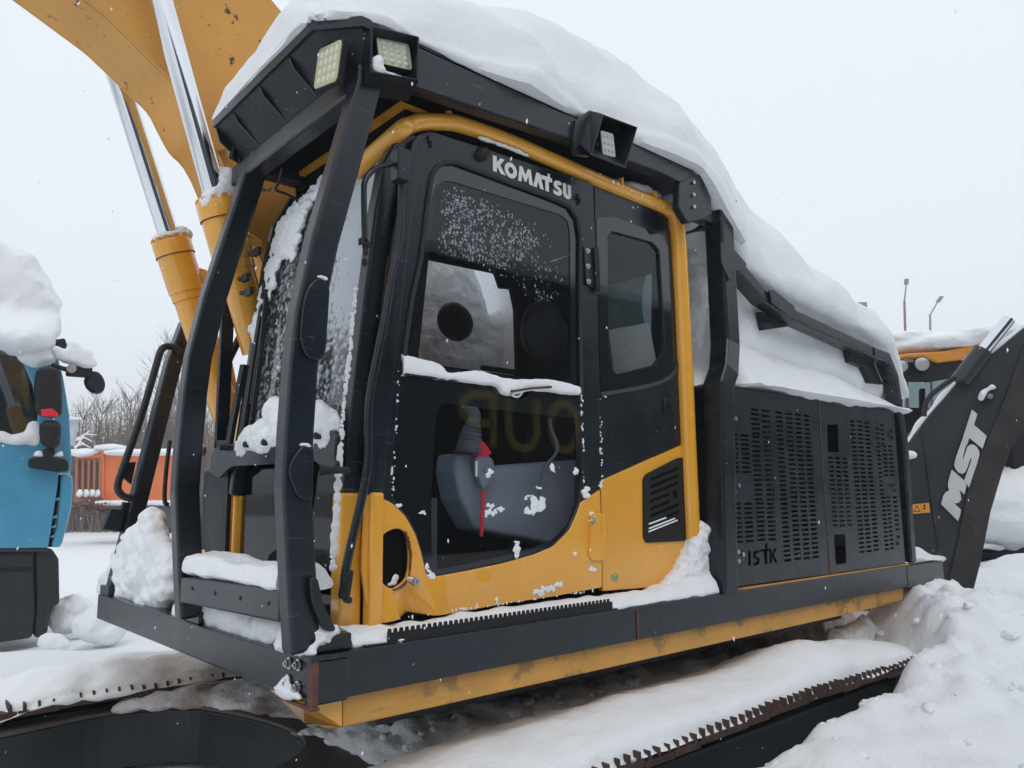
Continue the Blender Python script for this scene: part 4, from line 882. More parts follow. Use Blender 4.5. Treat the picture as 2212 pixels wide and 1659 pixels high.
# ---- boom cylinders
def cyl(y, a, b, top, bot, jag, sd):
    a = SY(*a, y); b = SY(*b, y); d = (b-a).normalized()          # rod from a (top) down to b (mouth)
    h = MB(); up0_ = a-d*1.2
    foot = SY(*bot, y)
    t = (foot-b).length; r = .104
    prof = [(0, r), (.012, r+.003), (.085, r+.003), (.088, r-.003), (.30, r-.004), (.303, r-.010), (.345, r-.010), (.352, r-.017), (t, r-.020)]
    path = [b+d*s for s, _ in prof]
    br = h.tube(path, [p[1] for p in prof], 36).build('cylinder_barrel', M['yellow'], EX, 30)
    MB().tube([b+d*.088, b+d*.0905], r+.0035, 36).build('groove', M['rust'], br, 30)
    n = 12
    nt = MB(); sx = Vector((0, 1, 0)).cross(d).normalized(); sy_ = d.cross(sx)
    for i in range(n):
        an = 2*math.pi*i/n; c = b-d*.008+(sx*math.cos(an)+sy_*math.sin(an))*(r-.010)
        nt.obox(c, (sx*math.cos(an)+sy_*math.sin(an))*.010, (-sx*math.sin(an)+sy_*math.cos(an))*.012, d*.010)
    nt.build('castellation', M['yellow_boom'], br)
    rod = MB().tube([up0_, b+d*.02], .058, 32).build('cylinder_rod', M['chrome'], EX, 40)
    # feed pipe with clamp
    off = Vector((.10, -.03, .0))*sd
    MB().tube(cat([b+d*.16+off*.6, b+d*.18+off*1.35, b+d*.30+off*1.45, foot+off*1.2], 5), .017, 10).build('feed_pipe', M['yellow'], br, 50)
    MB().obox(b+d*.20+off*.9, off*.55, Vector((0, .04, 0)), d*.022).build('pipe_clamp', M['yellow'], br, bevel=.006)
    return b, d
bN, dN = cyl(1.335, q(1, 1140, 400), (470, 437), None, (560, 760), 1, 1)
bF, dF = cyl(2.03, q(1, 800, 640), (369, 520), None, (476, 935), 1, 1)
MB().tube(cat([SY(*q(4, x, y), 1.7) for x, y in ((1600, 480), (1560, 560), (1430, 830), (1480, 760))][:3], 4), .02, 8).build('hose', M['black'], EX, 50)
# plate at the front of the revolving frame, right front box and steps
MB().prism([(.17, 1.24, 1.36), (.17, 1.24, 2.14), (.17, 1.42, 2.15), (.17, 1.72, 1.36)], (.02, 0, 0)).build('front_plate', M['dark_flat'], EX)
a = SX(*q(4, 1303, 1345), .16); disc('latch', a, (-1, 0, 0), .03, .02, M['steel'], EX, 16)
MB().box((.55, 2.0, 1.34), (2.3, 2.62, 2.05)).build('right_side_tank', M['dark_flat'], EX, bevel=.02)
# inclined post and its handrail on the far side
pa = [Vector((.05, 2.53, 1.34)), Vector((.30, 2.53, 2.70)), Vector((.37, 2.53, 2.95)), Vector((1.0, 2.53, 3.3))]
ip = MB().beam(pa, .09, .10, (1, 0, 0)).build('inclined_post', D_, EX, bevel=.012)
hr_ = [SY(*q(4, x, y), 2.47) for x, y in ((1150, 715), (1110, 685), (1060, 680), (1025, 710), (1000, 790), (900, 1130), (790, 1440), (752, 1560), (762, 1610), (800, 1640), (850, 1645))]
MB().tube(cat(hr_, 5), .0215, 12, (0, 1, 0.01)).build('handrail', D_, EX, 60)
MB().prism([SY(*q(4, x, y), 2.5) for x, y in ((780, 1420), (870, 1415), (840, 1560), (765, 1500))], (0, .03, 0)).build('handrail_plate', D_, EX, bevel=.004)
sm = MB().prism([SY(*q(7, x, y), 2.52) for x, y in ((640, 165), (725, 175), (695, 300), (590, 285))], (.03, .16, 0)).build('mirror_arm_box', M['dark_flat'], EX, bevel=.008)
MB().beam([SY(*q(7, 725, 130), 2.55), SY(*q(7, 700, 200), 2.55)], .05, .03, (0, 1, 0)).build('box_arm', M['dark_flat'], sm)
MB().tube(cat([SY(*q(4, x, y), 2.3) for x, y in ((1085, 1280), (1060, 1480), (1050, 1659), (1075, 1690))], 4), .013, 8, (0, 1, 0)).build('grab_rail', D_, EX, 50)
# cable loop and clamps by the windscreen
MB().tube(cat([SY(*q(1, x, y), .70) for x, y in ((1800, 1080), (1780, 1160), (1760, 1210), (1820, 1235), (1880, 1265), (1900, 1290))], 6), .006, 8).build('cable', M['black'], EX, 50)
# ---- work lamps
def lamp(name, c, rgt, upv, w, h, m=M['lens'], grid=4, par=None, dots=True):
    rgt = Vector(rgt).normalized(); upv = Vector(upv); upv = (upv-rgt*upv.dot(rgt)).normalized(); n = rgt.cross(upv)   # n faces the viewer
    c = Vector(c)
    body = MB().obox(c-n*.014, rgt*(w/2+.004), upv*(h/2+.004), n*.014).build(name, M['black'], par or EX, bevel=.006)
    f = plateF('lens', [rnd([(-w/2, -h/2), (w/2, -h/2), (w/2, h/2), (-w/2, h/2)], w*.12)], c+n*.002, rgt, upv, .006, m, body, bev=.001)
    bb = MB()
    if dots:
        for i in range(grid):
            for j in range(grid):
                p = c+rgt*((i+.5)/grid-.5)*w*.86+upv*((j+.5)/grid-.5)*h*.86
                bb.tube([p+n*.004, p+n*.008, p+n*.010], [w*.085, w*.07, w*.035], 12)
        bb.build('led_lens', M['lens2'] if m is M['lens2'] else M['lensdot'], f, 60)
    return body
M['lensdot'] = mat('lamp_lens_dots', (.62, .64, .50), .06, var=.02, coat=1, spec=.8)
# lamp 1 hangs under the visor facing forward; lamp 3 is its twin at the far end
def SXn(p, x): return SX(p[0], p[1], x)
c4 = [SX(*q(1, x, y), .055) for x, y in ((2005, 345), (2145, 290), (2185, 480), (2050, 548))]
cc = sum(c4, Vector())/4; lamp('work_lamp', cc, c4[1]-c4[0]+c4[2]-c4[3], c4[0]-c4[3], (c4[1]-c4[0]).length, (c4[0]-c4[3]).length*.88)
MB().obox(SX(*q(1, 2080, 265), .06), (.003, 0, 0), (0, .035, 0), (0, 0, .02)).build('lamp_bracket', M['black'], EX)
lamp('work_lamp', SX(517, 320, .14), (-.9, -.45, 0), (.2, -.05, 1), .12, .15)
MB().obox(SX(530, 300, .17), (.01, 0, 0), (0, .012, 0), (0, 0, .06)).build('lamp_bracket', M['black'], EX)
# lamp boxes: a four-sided sleeve, open towards the side
def lampbox(cor, depth, y0, inner, lm, par=EX, back=None):
    # cor: the four front corners (pixels) at Y=y0; depth towards +Y along vector; real sleeve with walls 6 mm thick
    P = [SY(*p, y0) for p in cor]; dv = Vector(depth); cen = sum(P, Vector())/4
    b = MB(); Q = [p+dv for p in P] if back is None else [Vector(k) for k in back]
    Pi = [p+(cen-p).normalized()*.012 for p in P]; Qi = [p+(sum(Q, Vector())/4-p).normalized()*.012 for p in Q]
    vs = P+Q+Pi+Qi; fs = []
    for i in range(4):
        j = (i+1) % 4; fs += [(i, j, 4+j, 4+i), (8+i, 12+i, 12+j, 8+j), (i, 8+i, 8+j, j)]
    fs += [(4, 5, 6, 7), (12, 13, 14, 15)]
    b.add(vs, fs); return b.build('lamp_box', M['dark_flat'], par, bevel=.004), P, Q
bx, P, Q = lampbox(qq(2, (325, 160), (634, 232), (630, 515), (322, 462)), (.03, .12, -.03), -.045, None, None)
# the outer sleeve hides the lamp's mounting: outer thickened cheeks below
MB().prism([SY(*q(2, 322, 466), -.046), SY(*q(2, 630, 520), -.046), SY(*q(2, 575, 620), .05), SY(*q(2, 275, 560), .05)], (0, .004, .004)).build('lamp_box_floor', D_, bx)
l4 = [SY(*q(2, x, y), .0) for x, y in ((372, 235), (576, 270), (570, 466), (366, 400))]
cc = sum(l4, Vector())/4; lamp('work_lamp', cc, l4[1]-l4[0]+l4[2]-l4[3], l4[0]-l4[3], (l4[1]-l4[0]).length, (l4[0]-l4[3]).length)
bx2, P2_, Q2_ = lampbox(qq(2, (1805, 728), (2028, 812), (1950, 1078), (1730, 990)), (0, 0, 0), -.085, None, None, back=[Vector(SY(*q(2, 1720, 705), .01)), Vector(SY(*q(2, 1960, 800), .01)), Vector(SY(*q(2, 1880, 1000), .01)), Vector(SY(*q(2, 1640, 905), .01))])
MB().prism([SY(*q(2, x, y), -.002) for x, y in ((1632, 770), (1722, 702), (1800, 722), (1725, 995), (1640, 985), (1618, 900))], (0, .03, 0)).build('lamp_box_mount', D_, bx2, bevel=.004)
l4 = [SY(*q(2, x, y), -.03) for x, y in ((1812, 848), (1892, 872), (1860, 995), (1775, 968))]
cc = sum(l4, Vector())/4; lamp('work_lamp', cc, l4[1]-l4[0], l4[0]-l4[3], (l4[1]-l4[0]).length, (l4[0]-l4[3]).length, M['lens2'], 3)
# wiper, its arm and clamps on the windscreen's far half
wz = [(x-.015, z) for x, z in pil]
def onscreen(y, z, o=-.01):
    zz = [p[1] for p in pil]; xx = [p[0] for p in pil]; return Vector((float(np.interp(z, zz, xx))+o, y, z))
MB().beam([onscreen(1.08, z, -.012) for z in (2.30, 2.6, 2.9, 3.05)], .012, .02, (0, 1, 0)).build('wiper_blade', M['black'], EX)
MB().beam([onscreen(1.03, 2.15, -.02), onscreen(1.00, 2.5, -.035), onscreen(1.07, 2.85, -.025)], .016, .02, (0, 1, 0)).build('wiper_arm', M['black'], EX)
MB().beam([onscreen(1.12, z, -.02) for z in (2.0, 2.25, 2.6, 2.9)], .03, .012, (0, 1, 0)).build('screen_edge', M['black'], EX)
MB().beam([onscreen(1.24, 2.05, -.03), onscreen(1.23, 2.2, -.03), onscreen(1.20, 2.5, -.03)], .05, .02, (0, 1, 0)).build('deflector', M['black'], EX)
for p, z in ((q(4, 1640, 75), 0), (q(4, 1590, 330), 0), (q(4, 1570, 240), 0)):
    a = SX(*p, .20); MB().obox(a, (.01, 0, 0), (0, .03, 0), (0, 0, .018)).tube([a+Vector((0, .02, 0)), a+Vector((-.01, .07, .005))], .012, 8).build('screen_catch', M['dark_flat'], EX)
# tread strip of saw-toothed step plate on the side beam
ts = MB(); a0 = SZ(*q(8, 550, 905), 1.352); x0t, x1t = SY(*q(8, 550, 930), .0).x, SY(*q(8, 1845, 735), .0).x
ts.box((x0t, .006, 1.353), (x1t, .012, 1.388))
nT = int((x1t-x0t)/.0245)
for i in range(nT):
    x = x0t+i*.0245; ts.prism([(x, .006, 1.3885), (x+.016, .006, 1.3885), (x+.013, .006, 1.402), (x+.003, .006, 1.402)], (0, .006, 0))
ts.build('step_tread', M['black'], EX)
MB().box((x0t-.09, .004, 1.3525), (x1t+.05, .03, 1.357)).build('step_plate', M['black'], EX)
# ---- undercarriage: frame, tracks with shoes
def track(y0, y1, xa, xb, zt, name='track'):
    fr = MB(); ym = (y0+y1)/2
    fr.prism([(xa+.15, y0+.12, .55), (xa+.5, y0+.12, .70), (xb-.5, y0+.12, .70), (xb-.1, y0+.12, .5), (xb-.6, y0+.12, .38), (xa+.6, y0+.12, .38)], (0, y1-y0-.24, 0))
    root = fr.build(name, M['undercarriage'], EX, bevel=.02)
    for i in range(7):
        x = xa+.75+i*.5; MB().tube([(x, y0+.10, .36), (x, y1-.10, .36)], .09, 16).build('track_roller', M['dark_flat'], root, 40)
    for x in (xa+.35, xb-.3):
        MB().tube([(x, y0+.14, .45), (x, y1-.14, .45)], .33, 28).build('idler_wheel', M['undertop'], root, 40)
    MB().beam([(xa+.35, ym, zt-.05), (xb-.3, ym, zt-.05)], .16, .07, (0, 1, 0)).build('track_chain', M['dark_flat'], root)
    # one shoe, then copies
    s = MB(); p = .19
    s.box((-p/2+.002, -(y1-y0)/2, -.008), (p/2-.002, (y1-y0)/2, .004))
    for gx in (-.064, 0, .064):
        s.prism([(gx-.008, -(y1-y0)/2, .004), (gx+.008, -(y1-y0)/2, .004), (gx+.004, -(y1-y0)/2, .040), (gx-.004, -(y1-y0)/2, .040)], (0, y1-y0, 0))
    s.prism([(-p/2+.002, -(y1-y0)/2-.001, -.022), (p/2-.002, -(y1-y0)/2-.001, -.022), (p/2-.002, -(y1-y0)/2-.001, -.0085), (-p/2+.002, -(y1-y0)/2-.001, -.0085)], (0, .02, 0))
    me = s.mesh('track_shoe'); me.materials.append(M['track'])
    pts = []; n = int((xb-xa-.65)/p)
    for i in range(n+1): pts.append((xa+.35+i*p, zt+.012*math.sin(i*.45)+.004*math.sin(i*2.1), 0))
    for an in range(1, 5): t = an*.52; pts.append((xa+.35-math.sin(t)*.36, zt-.36+math.cos(t)*.36, -t))
    for i, (x, z, t) in enumerate(pts):
        o = bpy.data.objects.new('track_shoe', me); COL.objects.link(o); o.parent = root
        o.location = Vector((x, ym, z)); o.rotation_euler = (.01*math.sin(i*1.7), t, 0)
        T = Vector(EX.location)+Vector(root.location); o.location -= T
    return root
track(-.25, .35, -1.0, 4.55, .80)
track(2.35, 2.95, -1.05, 4.55, .80)
# car body with its arched front legs
arc = [(-1.0, 2.30), (-.45, 2.33), (0, 2.40), (.36, 2.26), (.50, 2.0), (.58, 1.70), (.61, 1.42), (.57, 1.18), (.42, 1.00), (.10, .85), (-.3, .78), (-.3, .36), (3.2, .36), (3.2, 2.34), (2.0, 2.5), (-1.0, 2.52)]
ac = cat([Vector((x, y, 0)) for x, y in arc[:11]], 5)+[Vector((x, y, 0)) for x, y in arc[11:]]
MB().prism([(p.x, p.y, .70) for p in ac], (0, 0, -.28)).build('car_body', M['undercarriage'], EX, bevel=.006)
MB().prism([(p.x, p.y, .703) for p in ac], (0, 0, .02)).build('car_body_top', M['undertop'], EX, bevel=.006)
# ================================================================ snow lying on the machine (each load of snow is its own thing)
def sn(o, label, cat_='snow', group='snow lying on the excavator'):
    tag(o, label, cat_, group); return o
SN = M['snow']; V3 = Vector
rg = [SY(*p, .42) for p in ((545, 20), (570, 0), (760, -70), (1010, -2), (1230, 75), (1370, 160), (1450, 235), (1530, 305), (1545, 345), (1572, 405), (1640, 480), (1700, 560), (1830, 660), (1900, 730), (1925, 800), (1945, 880))]
rx = [p.x for p in rg]; rz = [p.z for p in rg]
def rid(x): return float(np.interp(x, rx, rz))-.045
secs = []
for x, f in ((.03, .06), (.028, .42), (.05, .70), (.08, .86), (.25, .95), (.5, 1), (.8, 1), (1.1, 1), (1.4, 1), (1.7, 1), (2.0, 1), (2.25, 1), (2.45, .99), (2.62, .97), (2.72, .86)):
    z0 = 3.69-max(0, x-2.28)*.75
    R = z0+(max(rid(x), 3.98)-z0)*f; h = R-z0
    yn = max(0., .17*(1-(x+.01)/.14)) if x < .13 else .0
    yn += .035
    ye = 1.17 if x < 2.3 else .72; dip = .06*math.sin(x*3.1+.4)
    secs.append([Vector(p) for p in ((x, yn+.04, z0-.005), (x, yn+.01, z0+.12*h), (x, yn+.09, z0+.46*h+dip*.5), (x, yn+.23, z0+.80*h-dip*.4), (x, .45, R), (x, min(.80, ye-.15), R-.02), (x, min(1.05, ye-.04), z0+.80*h), (x, ye, z0+.35*h), (x, ye-.01, z0-.01), (x, min(.6, ye-.1), z0-.012))])
o = loft('snow_mound', secs, SN, None, 8, 6, .045, 1.6, 3, .010, 5, .055, lambda x: 3.679-max(0, x-2.28)*.75)
sn(o, 'deep wind-carved snow cap on the roof of the steel guard cage')
secs = []
railx = [2.55, 2.82, 3.13, 4.55, 4.85, 5.02]; railz = [3.52, 3.21, 3.12, 2.99, 2.90, 2.55]
for x in (2.50, 2.62, 2.80, 2.90, 3.15, 3.5, 3.9, 4.3, 4.6, 4.85, 5.0, 5.06):
    b0 = float(np.interp(x, railx, railz)); R = max(rid(x), b0+.04) if x < 4.95 else b0+.10
    h = R-b0; ky = .72 if x < 2.85 else 9
    secs.append([Vector((p[0], min(p[1], ky-.01*i_), p[2])) for i_, p in enumerate(((x, .06, b0+.045), (x, .05, b0+.05+.15*h), (x, .14, b0+.05+.5*h), (x, .28, b0+.8*h), (x, .48, R), (x, .9, R+.02), (x, 1.6, R), (x, 2.5, b0+.5*h), (x, 2.6, b0), (x, 1.3, b0-(.1 if x < 2.86 else .5)), (x, .27, b0-(.05 if x < 2.86 else .40)), (x, .17, b0-.01)))])
o = loft('snow_drift', secs, SN, None, 8, 6, .04, 2.0, 8, .010, 6, .03)
sn(o, 'long sloping snow drift lying over the rear cage and its slanting rail')
secs = []
for x, z in ((2.36, 2.55), (2.40, 2.62), (2.62, 2.66), (2.72, 3.06), (2.80, 3.08), (2.95, 3.04), (3.2, 2.94), (3.4, 2.92), (3.7, 2.93), (4.1, 2.88), (4.4, 2.82), (4.6, 2.78), (4.75, 2.66), (4.83, 2.50)):
    h = z-2.47; ya = .035 if x > 2.48 else .2; bz = float(np.interp(x, railx, railz))-.02
    secs.append([Vector(p) for p in ((x, ya, 2.475), (x, ya+.005, 2.475+.16*h), (x, ya+.11, 2.47+.50*h), (x, ya+.26, 2.47+.82*h), (x, .42, z), (x, .50, z+.45*(bz-z)), (x, .56, bz+.05), (x, 2.3, bz), (x, 2.55, 2.5), (x, 1.0, 2.45))])
o = loft('snow_blanket', secs, SN, None, 8, 6, .04, 2.2, 5, .012, 7)
sn(o, 'smooth thick snow on the engine hood above the slotted doors')
def strip(name, pts, label, m=SN, amp=.012, seed=1, lump=.01, nu=6):
    secs = []
    for x, ya, yb, z, h in pts:
        w = yb-ya; secs.append([Vector(p) for p in ((x, ya, z), (x, ya+.06*w, z+.5*h), (x, ya+.3*w, z+.9*h), (x, ya+.6*w, z+h), (x, ya+.92*w, z+.85*h), (x, yb, z), (x, (ya+yb)/2, z-.01))])
    return sn(loft(name, secs, m, None, nu, 5, amp, 9, seed, lump, 16), label)
strip('snow_ribbon', [(.15, .03, .17, 1.35, .06), (.3, .014, .16, 1.35, .05), (.5, .02, .16, 1.352, .045), (.9, .02, .16, 1.352, .05), (1.3, .018, .16, 1.352, .05), (1.55, .014, .155, 1.352, .05), (1.8, .012, .155, 1.352, .05), (2.0, .01, .15, 1.352, .07), (2.15, .01, .15, 1.352, .085), (2.30, .01, .15, 1.352, .10)],
      'narrow ribbon of snow on the step below the cab door', amp=.010)
hp_ = pixfill([(1395, 1296), (1430, 1274), (1460, 1240), (1478, 1205), (1496, 1160), (1505, 1135), (1520, 1140), (1536, 1180), (1548, 1225), (1556, 1258), (1525, 1270), (1520, 1284), (1400, 1302)], lambda x, y: SY(x, y, .125), 8, (.030, .05, .030), 11, .25)
sn(mass('snow_heap', hp_, SN, .006, .010, 12, 11, ba=.1, sm=18), 'heap of snow in the corner between yellow cab side and rear cage post')
secs = []
for y in (.13, .2, .5, .8, 1.0, 1.05):
    h = .068+.008*math.sin(y*9)
    secs.append([Vector(p) for p in ((-.075, y, 1.555), (-.088, y, 1.575), (-.07, y, 1.555+h), (-.02, y, 1.56+h), (.05, y, 1.57+h*.9), (.12, y, 1.56), (.02, y, 1.54))])
sn(loft('snow_roll', secs, SN, None, 8, 5, .012, 8, 2, .006, 14), 'even roll of snow on the low cross bar of the front gate')
sp = pixfill(qq(7, (590, 640), (640, 570), (690, 480), (712, 400), (760, 320), (790, 285), (840, 275), (848, 240), (880, 218), (935, 232), (925, 330), (950, 410), (1005, 440), (1010, 640), (950, 690), (935, 780), (850, 765), (650, 690)), lambda x, y: SX(x, y, .085), 11, (.06, .065, .046), 6, .25)
sn(mass('snow_bank', sp, SN, .010, .030, 5, 6, ba=.08, sm=28), 'ragged snow piled on the front beam between handrail post and gate, with a tall peak')
sp = pixfill(qq(7, (1062, 712), (1120, 675), (1350, 735), (1500, 790), (1660, 835), (1690, 870), (1640, 930), (1560, 935), (1300, 870), (1062, 815)), lambda x, y: SX(x, y, .07), 11, (.055, .055, .034), 9, .25)
sn(mass('snow_bank', sp, SN, .009, .012, 7, 7, ba=.08, sm=16), 'snow lying on the front beam under the low cross bar of the gate')
sp = pixfill(qq(7, (1085, 470), (1120, 425), (1160, 480), (1230, 480), (1235, 520), (1080, 540)), lambda x, y: SX(x, y, .0), 10, (.035, .035, .025), 10)
sn(mass('snow_lump', sp, SN, .008, .006, 18, 8, ba=.3), 'little snow peak at the far end of the gate cross bar')
sn(mass('snow_corner_heap', [(V3((.02, .10, 1.385)), (.09, .09, .030)), (V3((.0, .17, 1.39)), (.05, .08, .04)), (V3((.05, .05, 1.415)), (.06, .05, .022)), (V3((.08, .20, 1.40)), (.07, .08, .04)), (V3((-.01, .08, 1.36)), (.03, .09, .02))], SN, .007, .006, 24, 41, extra=3), 'heap of snow on the front corner where the two beams meet')
sn(mass('snow_patch', [(SX(*q(7, 1640, 1225), -.028), (.014, .075, .022)), (SX(*q(7, 1645, 1185), -.022), (.012, .045, .026)), (SX(*q(7, 1655, 1150), -.018), (.008, .02, .02)), (SX(*q(7, 1700, 1240), -.025), (.012, .05, .012))], SN, .005, .003, 30, 44), 'small wedge of snow round the lower bolts of the beam corner')
# heap in the pocket below the windscreen
sp = [(V3((.15, y, z)), r) for y, z, r in ((.62, 2.14, (.05, .16, .08)), (.50, 2.18, (.05, .12, .08)), (.80, 2.13, (.05, .14, .08)), (.70, 2.22, (.045, .09, .07)), (.42, 2.14, (.05, .13, .09)), (.30, 2.14, (.05, .1, .09)), (.24, 2.11, (.04, .08, .07)), (.95, 2.12, (.04, .10, .06)), (1.04, 2.09, (.03, .06, .05)), (1.13, 2.03, (.02, .03, .06)), (1.18, 1.96, (.015, .02, .04)))]
sn(mass('snow_pocket', sp, SN, .008, .010, 22, 61, ba=.3, extra=3, sm=5), 'granular snow heaped in the pocket below the windscreen')
def onpx(px, py, o=-.012):
    x = .3
    for _ in range(5):
        v = SX(px, py, x); x = float(np.interp(v.z, [p[1] for p in pil], [p[0] for p in pil]))+o
    return v
sp = pixfill(qq(1, (1790, 1640), (1760, 1560), (1790, 1420), (1850, 1340), (1960, 1250), (2080, 1120), (2085, 1175), (1990, 1290), (1930, 1400), (1900, 1520), (1870, 1640)), onpx, 9, (.014, .030, .030), 71)
sp += pixfill(qq(4, (1755, 0), (1840, 0), (1800, 110), (1760, 220), (1725, 330), (1700, 400), (1665, 480), (1650, 580), (1625, 640), (1605, 560), (1650, 430), (1690, 260), (1720, 120)), onpx, 9, (.013, .024, .030), 72)
sn(mass('snow_streak', sp, SN, .006, .007, 24, 71, ba=.45, sm=1), 'broken streak of snow stuck down the far side of the windscreen')
secs = []
for px, ya, yb in ((q(5, 522, 0), 735, 860), (q(5, 560, 0), 745, 856), (q(5, 640, 0), 765, 866), (q(5, 760, 0), 800, 882), (q(5, 810, 0), 850, 890), (q(5, 900, 0), 848, 900), (q(5, 1020, 0), 842, 915), (q(5, 1120, 0), 870, 928), (q(5, 1160, 0), 885, 975), (q(5, 1230, 0), 895, 985), (q(5, 1330, 0), 895, 960), (q(5, 1430, 0), 893, 962), (q(5, 1560, 0), 912, 978), (q(5, 1650, 0), 940, 988)):
    t = SY(px[0], q(5, 0, ya)[1], YD-.004); b_ = SY(px[0], q(5, 0, yb)[1], YD-.004); x = b_.x
    secs.append([Vector((x, YD+.012, t.z)), Vector((x, YD-.010, t.z+.002)), Vector((x, YD-.019, t.z-.3*(t.z-b_.z))), Vector((x, YD-.020, b_.z+.2*(t.z-b_.z))), Vector((x, YD-.012, b_.z)), Vector((x, YD+.012, b_.z))])
sn(loft('snow_crust', secs, SN, None, 7, 4, .003, 30, 9, .0015, 45), 'crusted snow lip between the upper and lower door windows')
def stuck(k, pix, label, seed, y=None, th=.0042):
    # flat ragged splashes of crusted snow; sizes given as half widths in the zoomed photo
    y = YD if y is None else y; b = []; rs = random.Random(seed)
    sc = .00067 if k == 8 else .00060
    for (x, yy, w, h) in pix:
        n = max(2, int(w*h/160)+2)
        for i in range(n):
            a = rs.uniform(0, 6.28); rd_ = math.sqrt(rs.random())*.75
            c = SY(*q(k, x+w*rd_*math.cos(a), yy+h*rd_*math.sin(a)), y-.002); m_ = max(5, min(w, h))
            b.append((c, (m_*sc*rs.uniform(.35, .8), th*rs.uniform(.6, 1.1), m_*sc*rs.uniform(.35, .8))))
        b.append((SY(*q(k, x, yy), y-.002), (w*sc*.62, th, h*sc*.55)))
    o = mass('snow_clod', b, SN, .0022, .0018, 110, seed, ba=.25, sm=1); return sn(o, label, 'snow', 'snow clods stuck on the cab side')
stuck(8, [(745, 188, 26, 14), (785, 175, 24, 16)], 'small snow smear on the dark lower window near its front edge', 1)
stuck(8, [(1070, 210, 55, 18), (1130, 190, 60, 20), (1190, 165, 50, 18), (1080, 175, 40, 20), (1140, 150, 50, 16), (1200, 118, 42, 20)], 'wide doubled snow streak across the red rod on the lower window', 2)
stuck(8, [(1400, 140, 55, 40), (1360, 185, 42, 30), (1440, 112, 38, 20)], 'thick snow clod on the lower window below the grab bar', 3)
stuck(8, [(1358, 92, 30, 12), (1340, 105, 14, 12)], 'thin finger of snow just above the thick clod', 4)
stuck(8, [(1418, 48, 32, 13)], 'small snow cap at the foot of the grab bar', 5)
stuck(8, [(1290, 415, 34, 32), (1290, 370, 22, 26)], 'upright snow clod near the bottom of the lower window', 6)
stuck(8, [(1420, 645, 50, 26), (1470, 625, 50, 26), (1520, 600, 34, 24), (1390, 650, 20, 20)], 'largest snow smear on the yellow door skin', 7, th=.004)
stuck(8, [(1172, 685, 17, 30)], 'narrow snow smear on the yellow door skin below the raised dimple', 8, th=.004)
stuck(8, [(975, 742, 26, 12)], 'faint low snow smear near the door bottom by the dent', 9, th=.004)
stuck(8, [(1735, 275, 40, 32), (1720, 205, 20, 34), (1725, 240, 22, 22), (1705, 320, 14, 18)], 'snow clod round the lower door hinge bolt', 10, th=.012)
stuck(8, [(1722, 512, 22, 30)], 'snow clod under the lower door hinge', 11)
stuck(8, [(1625, 425, 18, 24)], 'small snow star left of the lower hinge', 12, th=.004)
stuck(8, [(1680, 75, 30, 36), (1700, 50, 18, 20)], 'snow clod where the yellow skin meets the rear door edge', 13, th=.010)
stuck(8, [(770, 490, 14, 28), (795, 555, 24, 28), (782, 525, 14, 20)], 'snow clod at the lower front corner of the dark window', 14)
stuck(8, [(600, 145, 26, 14), (575, 115, 16, 20), (562, 70, 9, 36)], 'snow sliver at the upper front edge of the yellow skin', 15)
sn(mass('snow_clod', [(SY(*q(8, 560, 588), YC+.02), (.025, .02, .02)), (SY(*q(8, 580, 560), YC+.02), (.02, .02, .02)), (SY(*q(8, 545, 600), YC+.02), (.02, .02, .012))], SN, .004, .003, 40, 16), 'snow lying inside the torn handle hole', 'snow', 'snow clods stuck on the cab side')
stuck(8, [(1769, 35, 12, 34)], 'snow fleck in the gap behind the door above the yellow panel', 17)
stuck(5, [(1680, 1290, 11, 50), (1682, 1240, 10, 40)], 'snow caught along the rear edge of the lower door window', 18)
stuck(5, [(1787, 1340, 9, 45)], 'thin vertical snow bead in the door gap beside the lower window', 19)
stuck(5, [(1475, 1450, 28, 26), (1490, 1475, 16, 12)], 'snow clod beside the grab bar bend', 21)
stuck(5, [(1628, 1478, 28, 24)], 'snow clod right of the grab bar near the rear window edge', 22)
stuck(5, [(1080, 1490, 26, 30)], 'snow clod over the lock lever knob', 23)
stuck(5, [(1815, 995, 20, 16)], 'snow bead at the front end of the curved quarter window trim', 24, YC)
stuck(5, [(460, 1470, 8, 50)], 'thin snow line down the front edge of the lower window', 25)
sn(mass('snow_clump', [(SY(*q(2, 370, 400), -.035), (.024, .022, .028)), (SY(*q(2, 375, 440), -.035), (.03, .02, .018)), (SY(*q(2, 440, 472), -.035), (.03, .012, .006)), (SY(*q(2, 500, 490), -.035), (.04, .012, .005))], SN, .004, .002, 30, 81, ba=.15), 'clump of snow inside the front corner lamp box')
def rstrip(i0, i1, lb, sd, r=.010):
    ps = [P_[i].lerp(P_[i+1], t)+V3((0, .012, .030)) for i in range(i0, i1) for t in (.0, .2, .4, .6, .8)]
    sn(mass('snow_strip', [(p, (.035, .016, r*(.7+.5*math.sin(j*1.7)**2))) for j, p in enumerate(ps)], SN, .006, .003, 30, sd, ba=.3), lb)
rstrip(5, 7, 'thin strip of snow on the front part of the yellow roof rail', 85)
rstrip(8, 9, 'thin strip of snow on the rear part of the yellow roof rail', 86)
dp_ = [SY(*q(2, x, y), YD+.006) for x, y in ((1035, 885), (1100, 905), (1180, 935), (1250, 960), (1305, 985))]
sn(mass('snow_strip', [(p, (.03, .012, .008)) for p in dp_+[a.lerp(c, .5) for a, c in zip(dp_, dp_[1:])]], SN, .005, .003, 30, 87, ba=.3), 'thin strip of snow between rail and door above the white lettering')
sn(mass('snow_pad', [(V3((2.02, .30, 3.54)), (.20, .14, .06)), (V3((1.85, .3, 3.53)), (.2, .12, .04)), (V3((2.14, .28, 3.52)), (.10, .12, .07))], SN, .012, .006, 10, 88, ba=.08), 'smooth pad of snow on the rear of the cab roof under the cage')
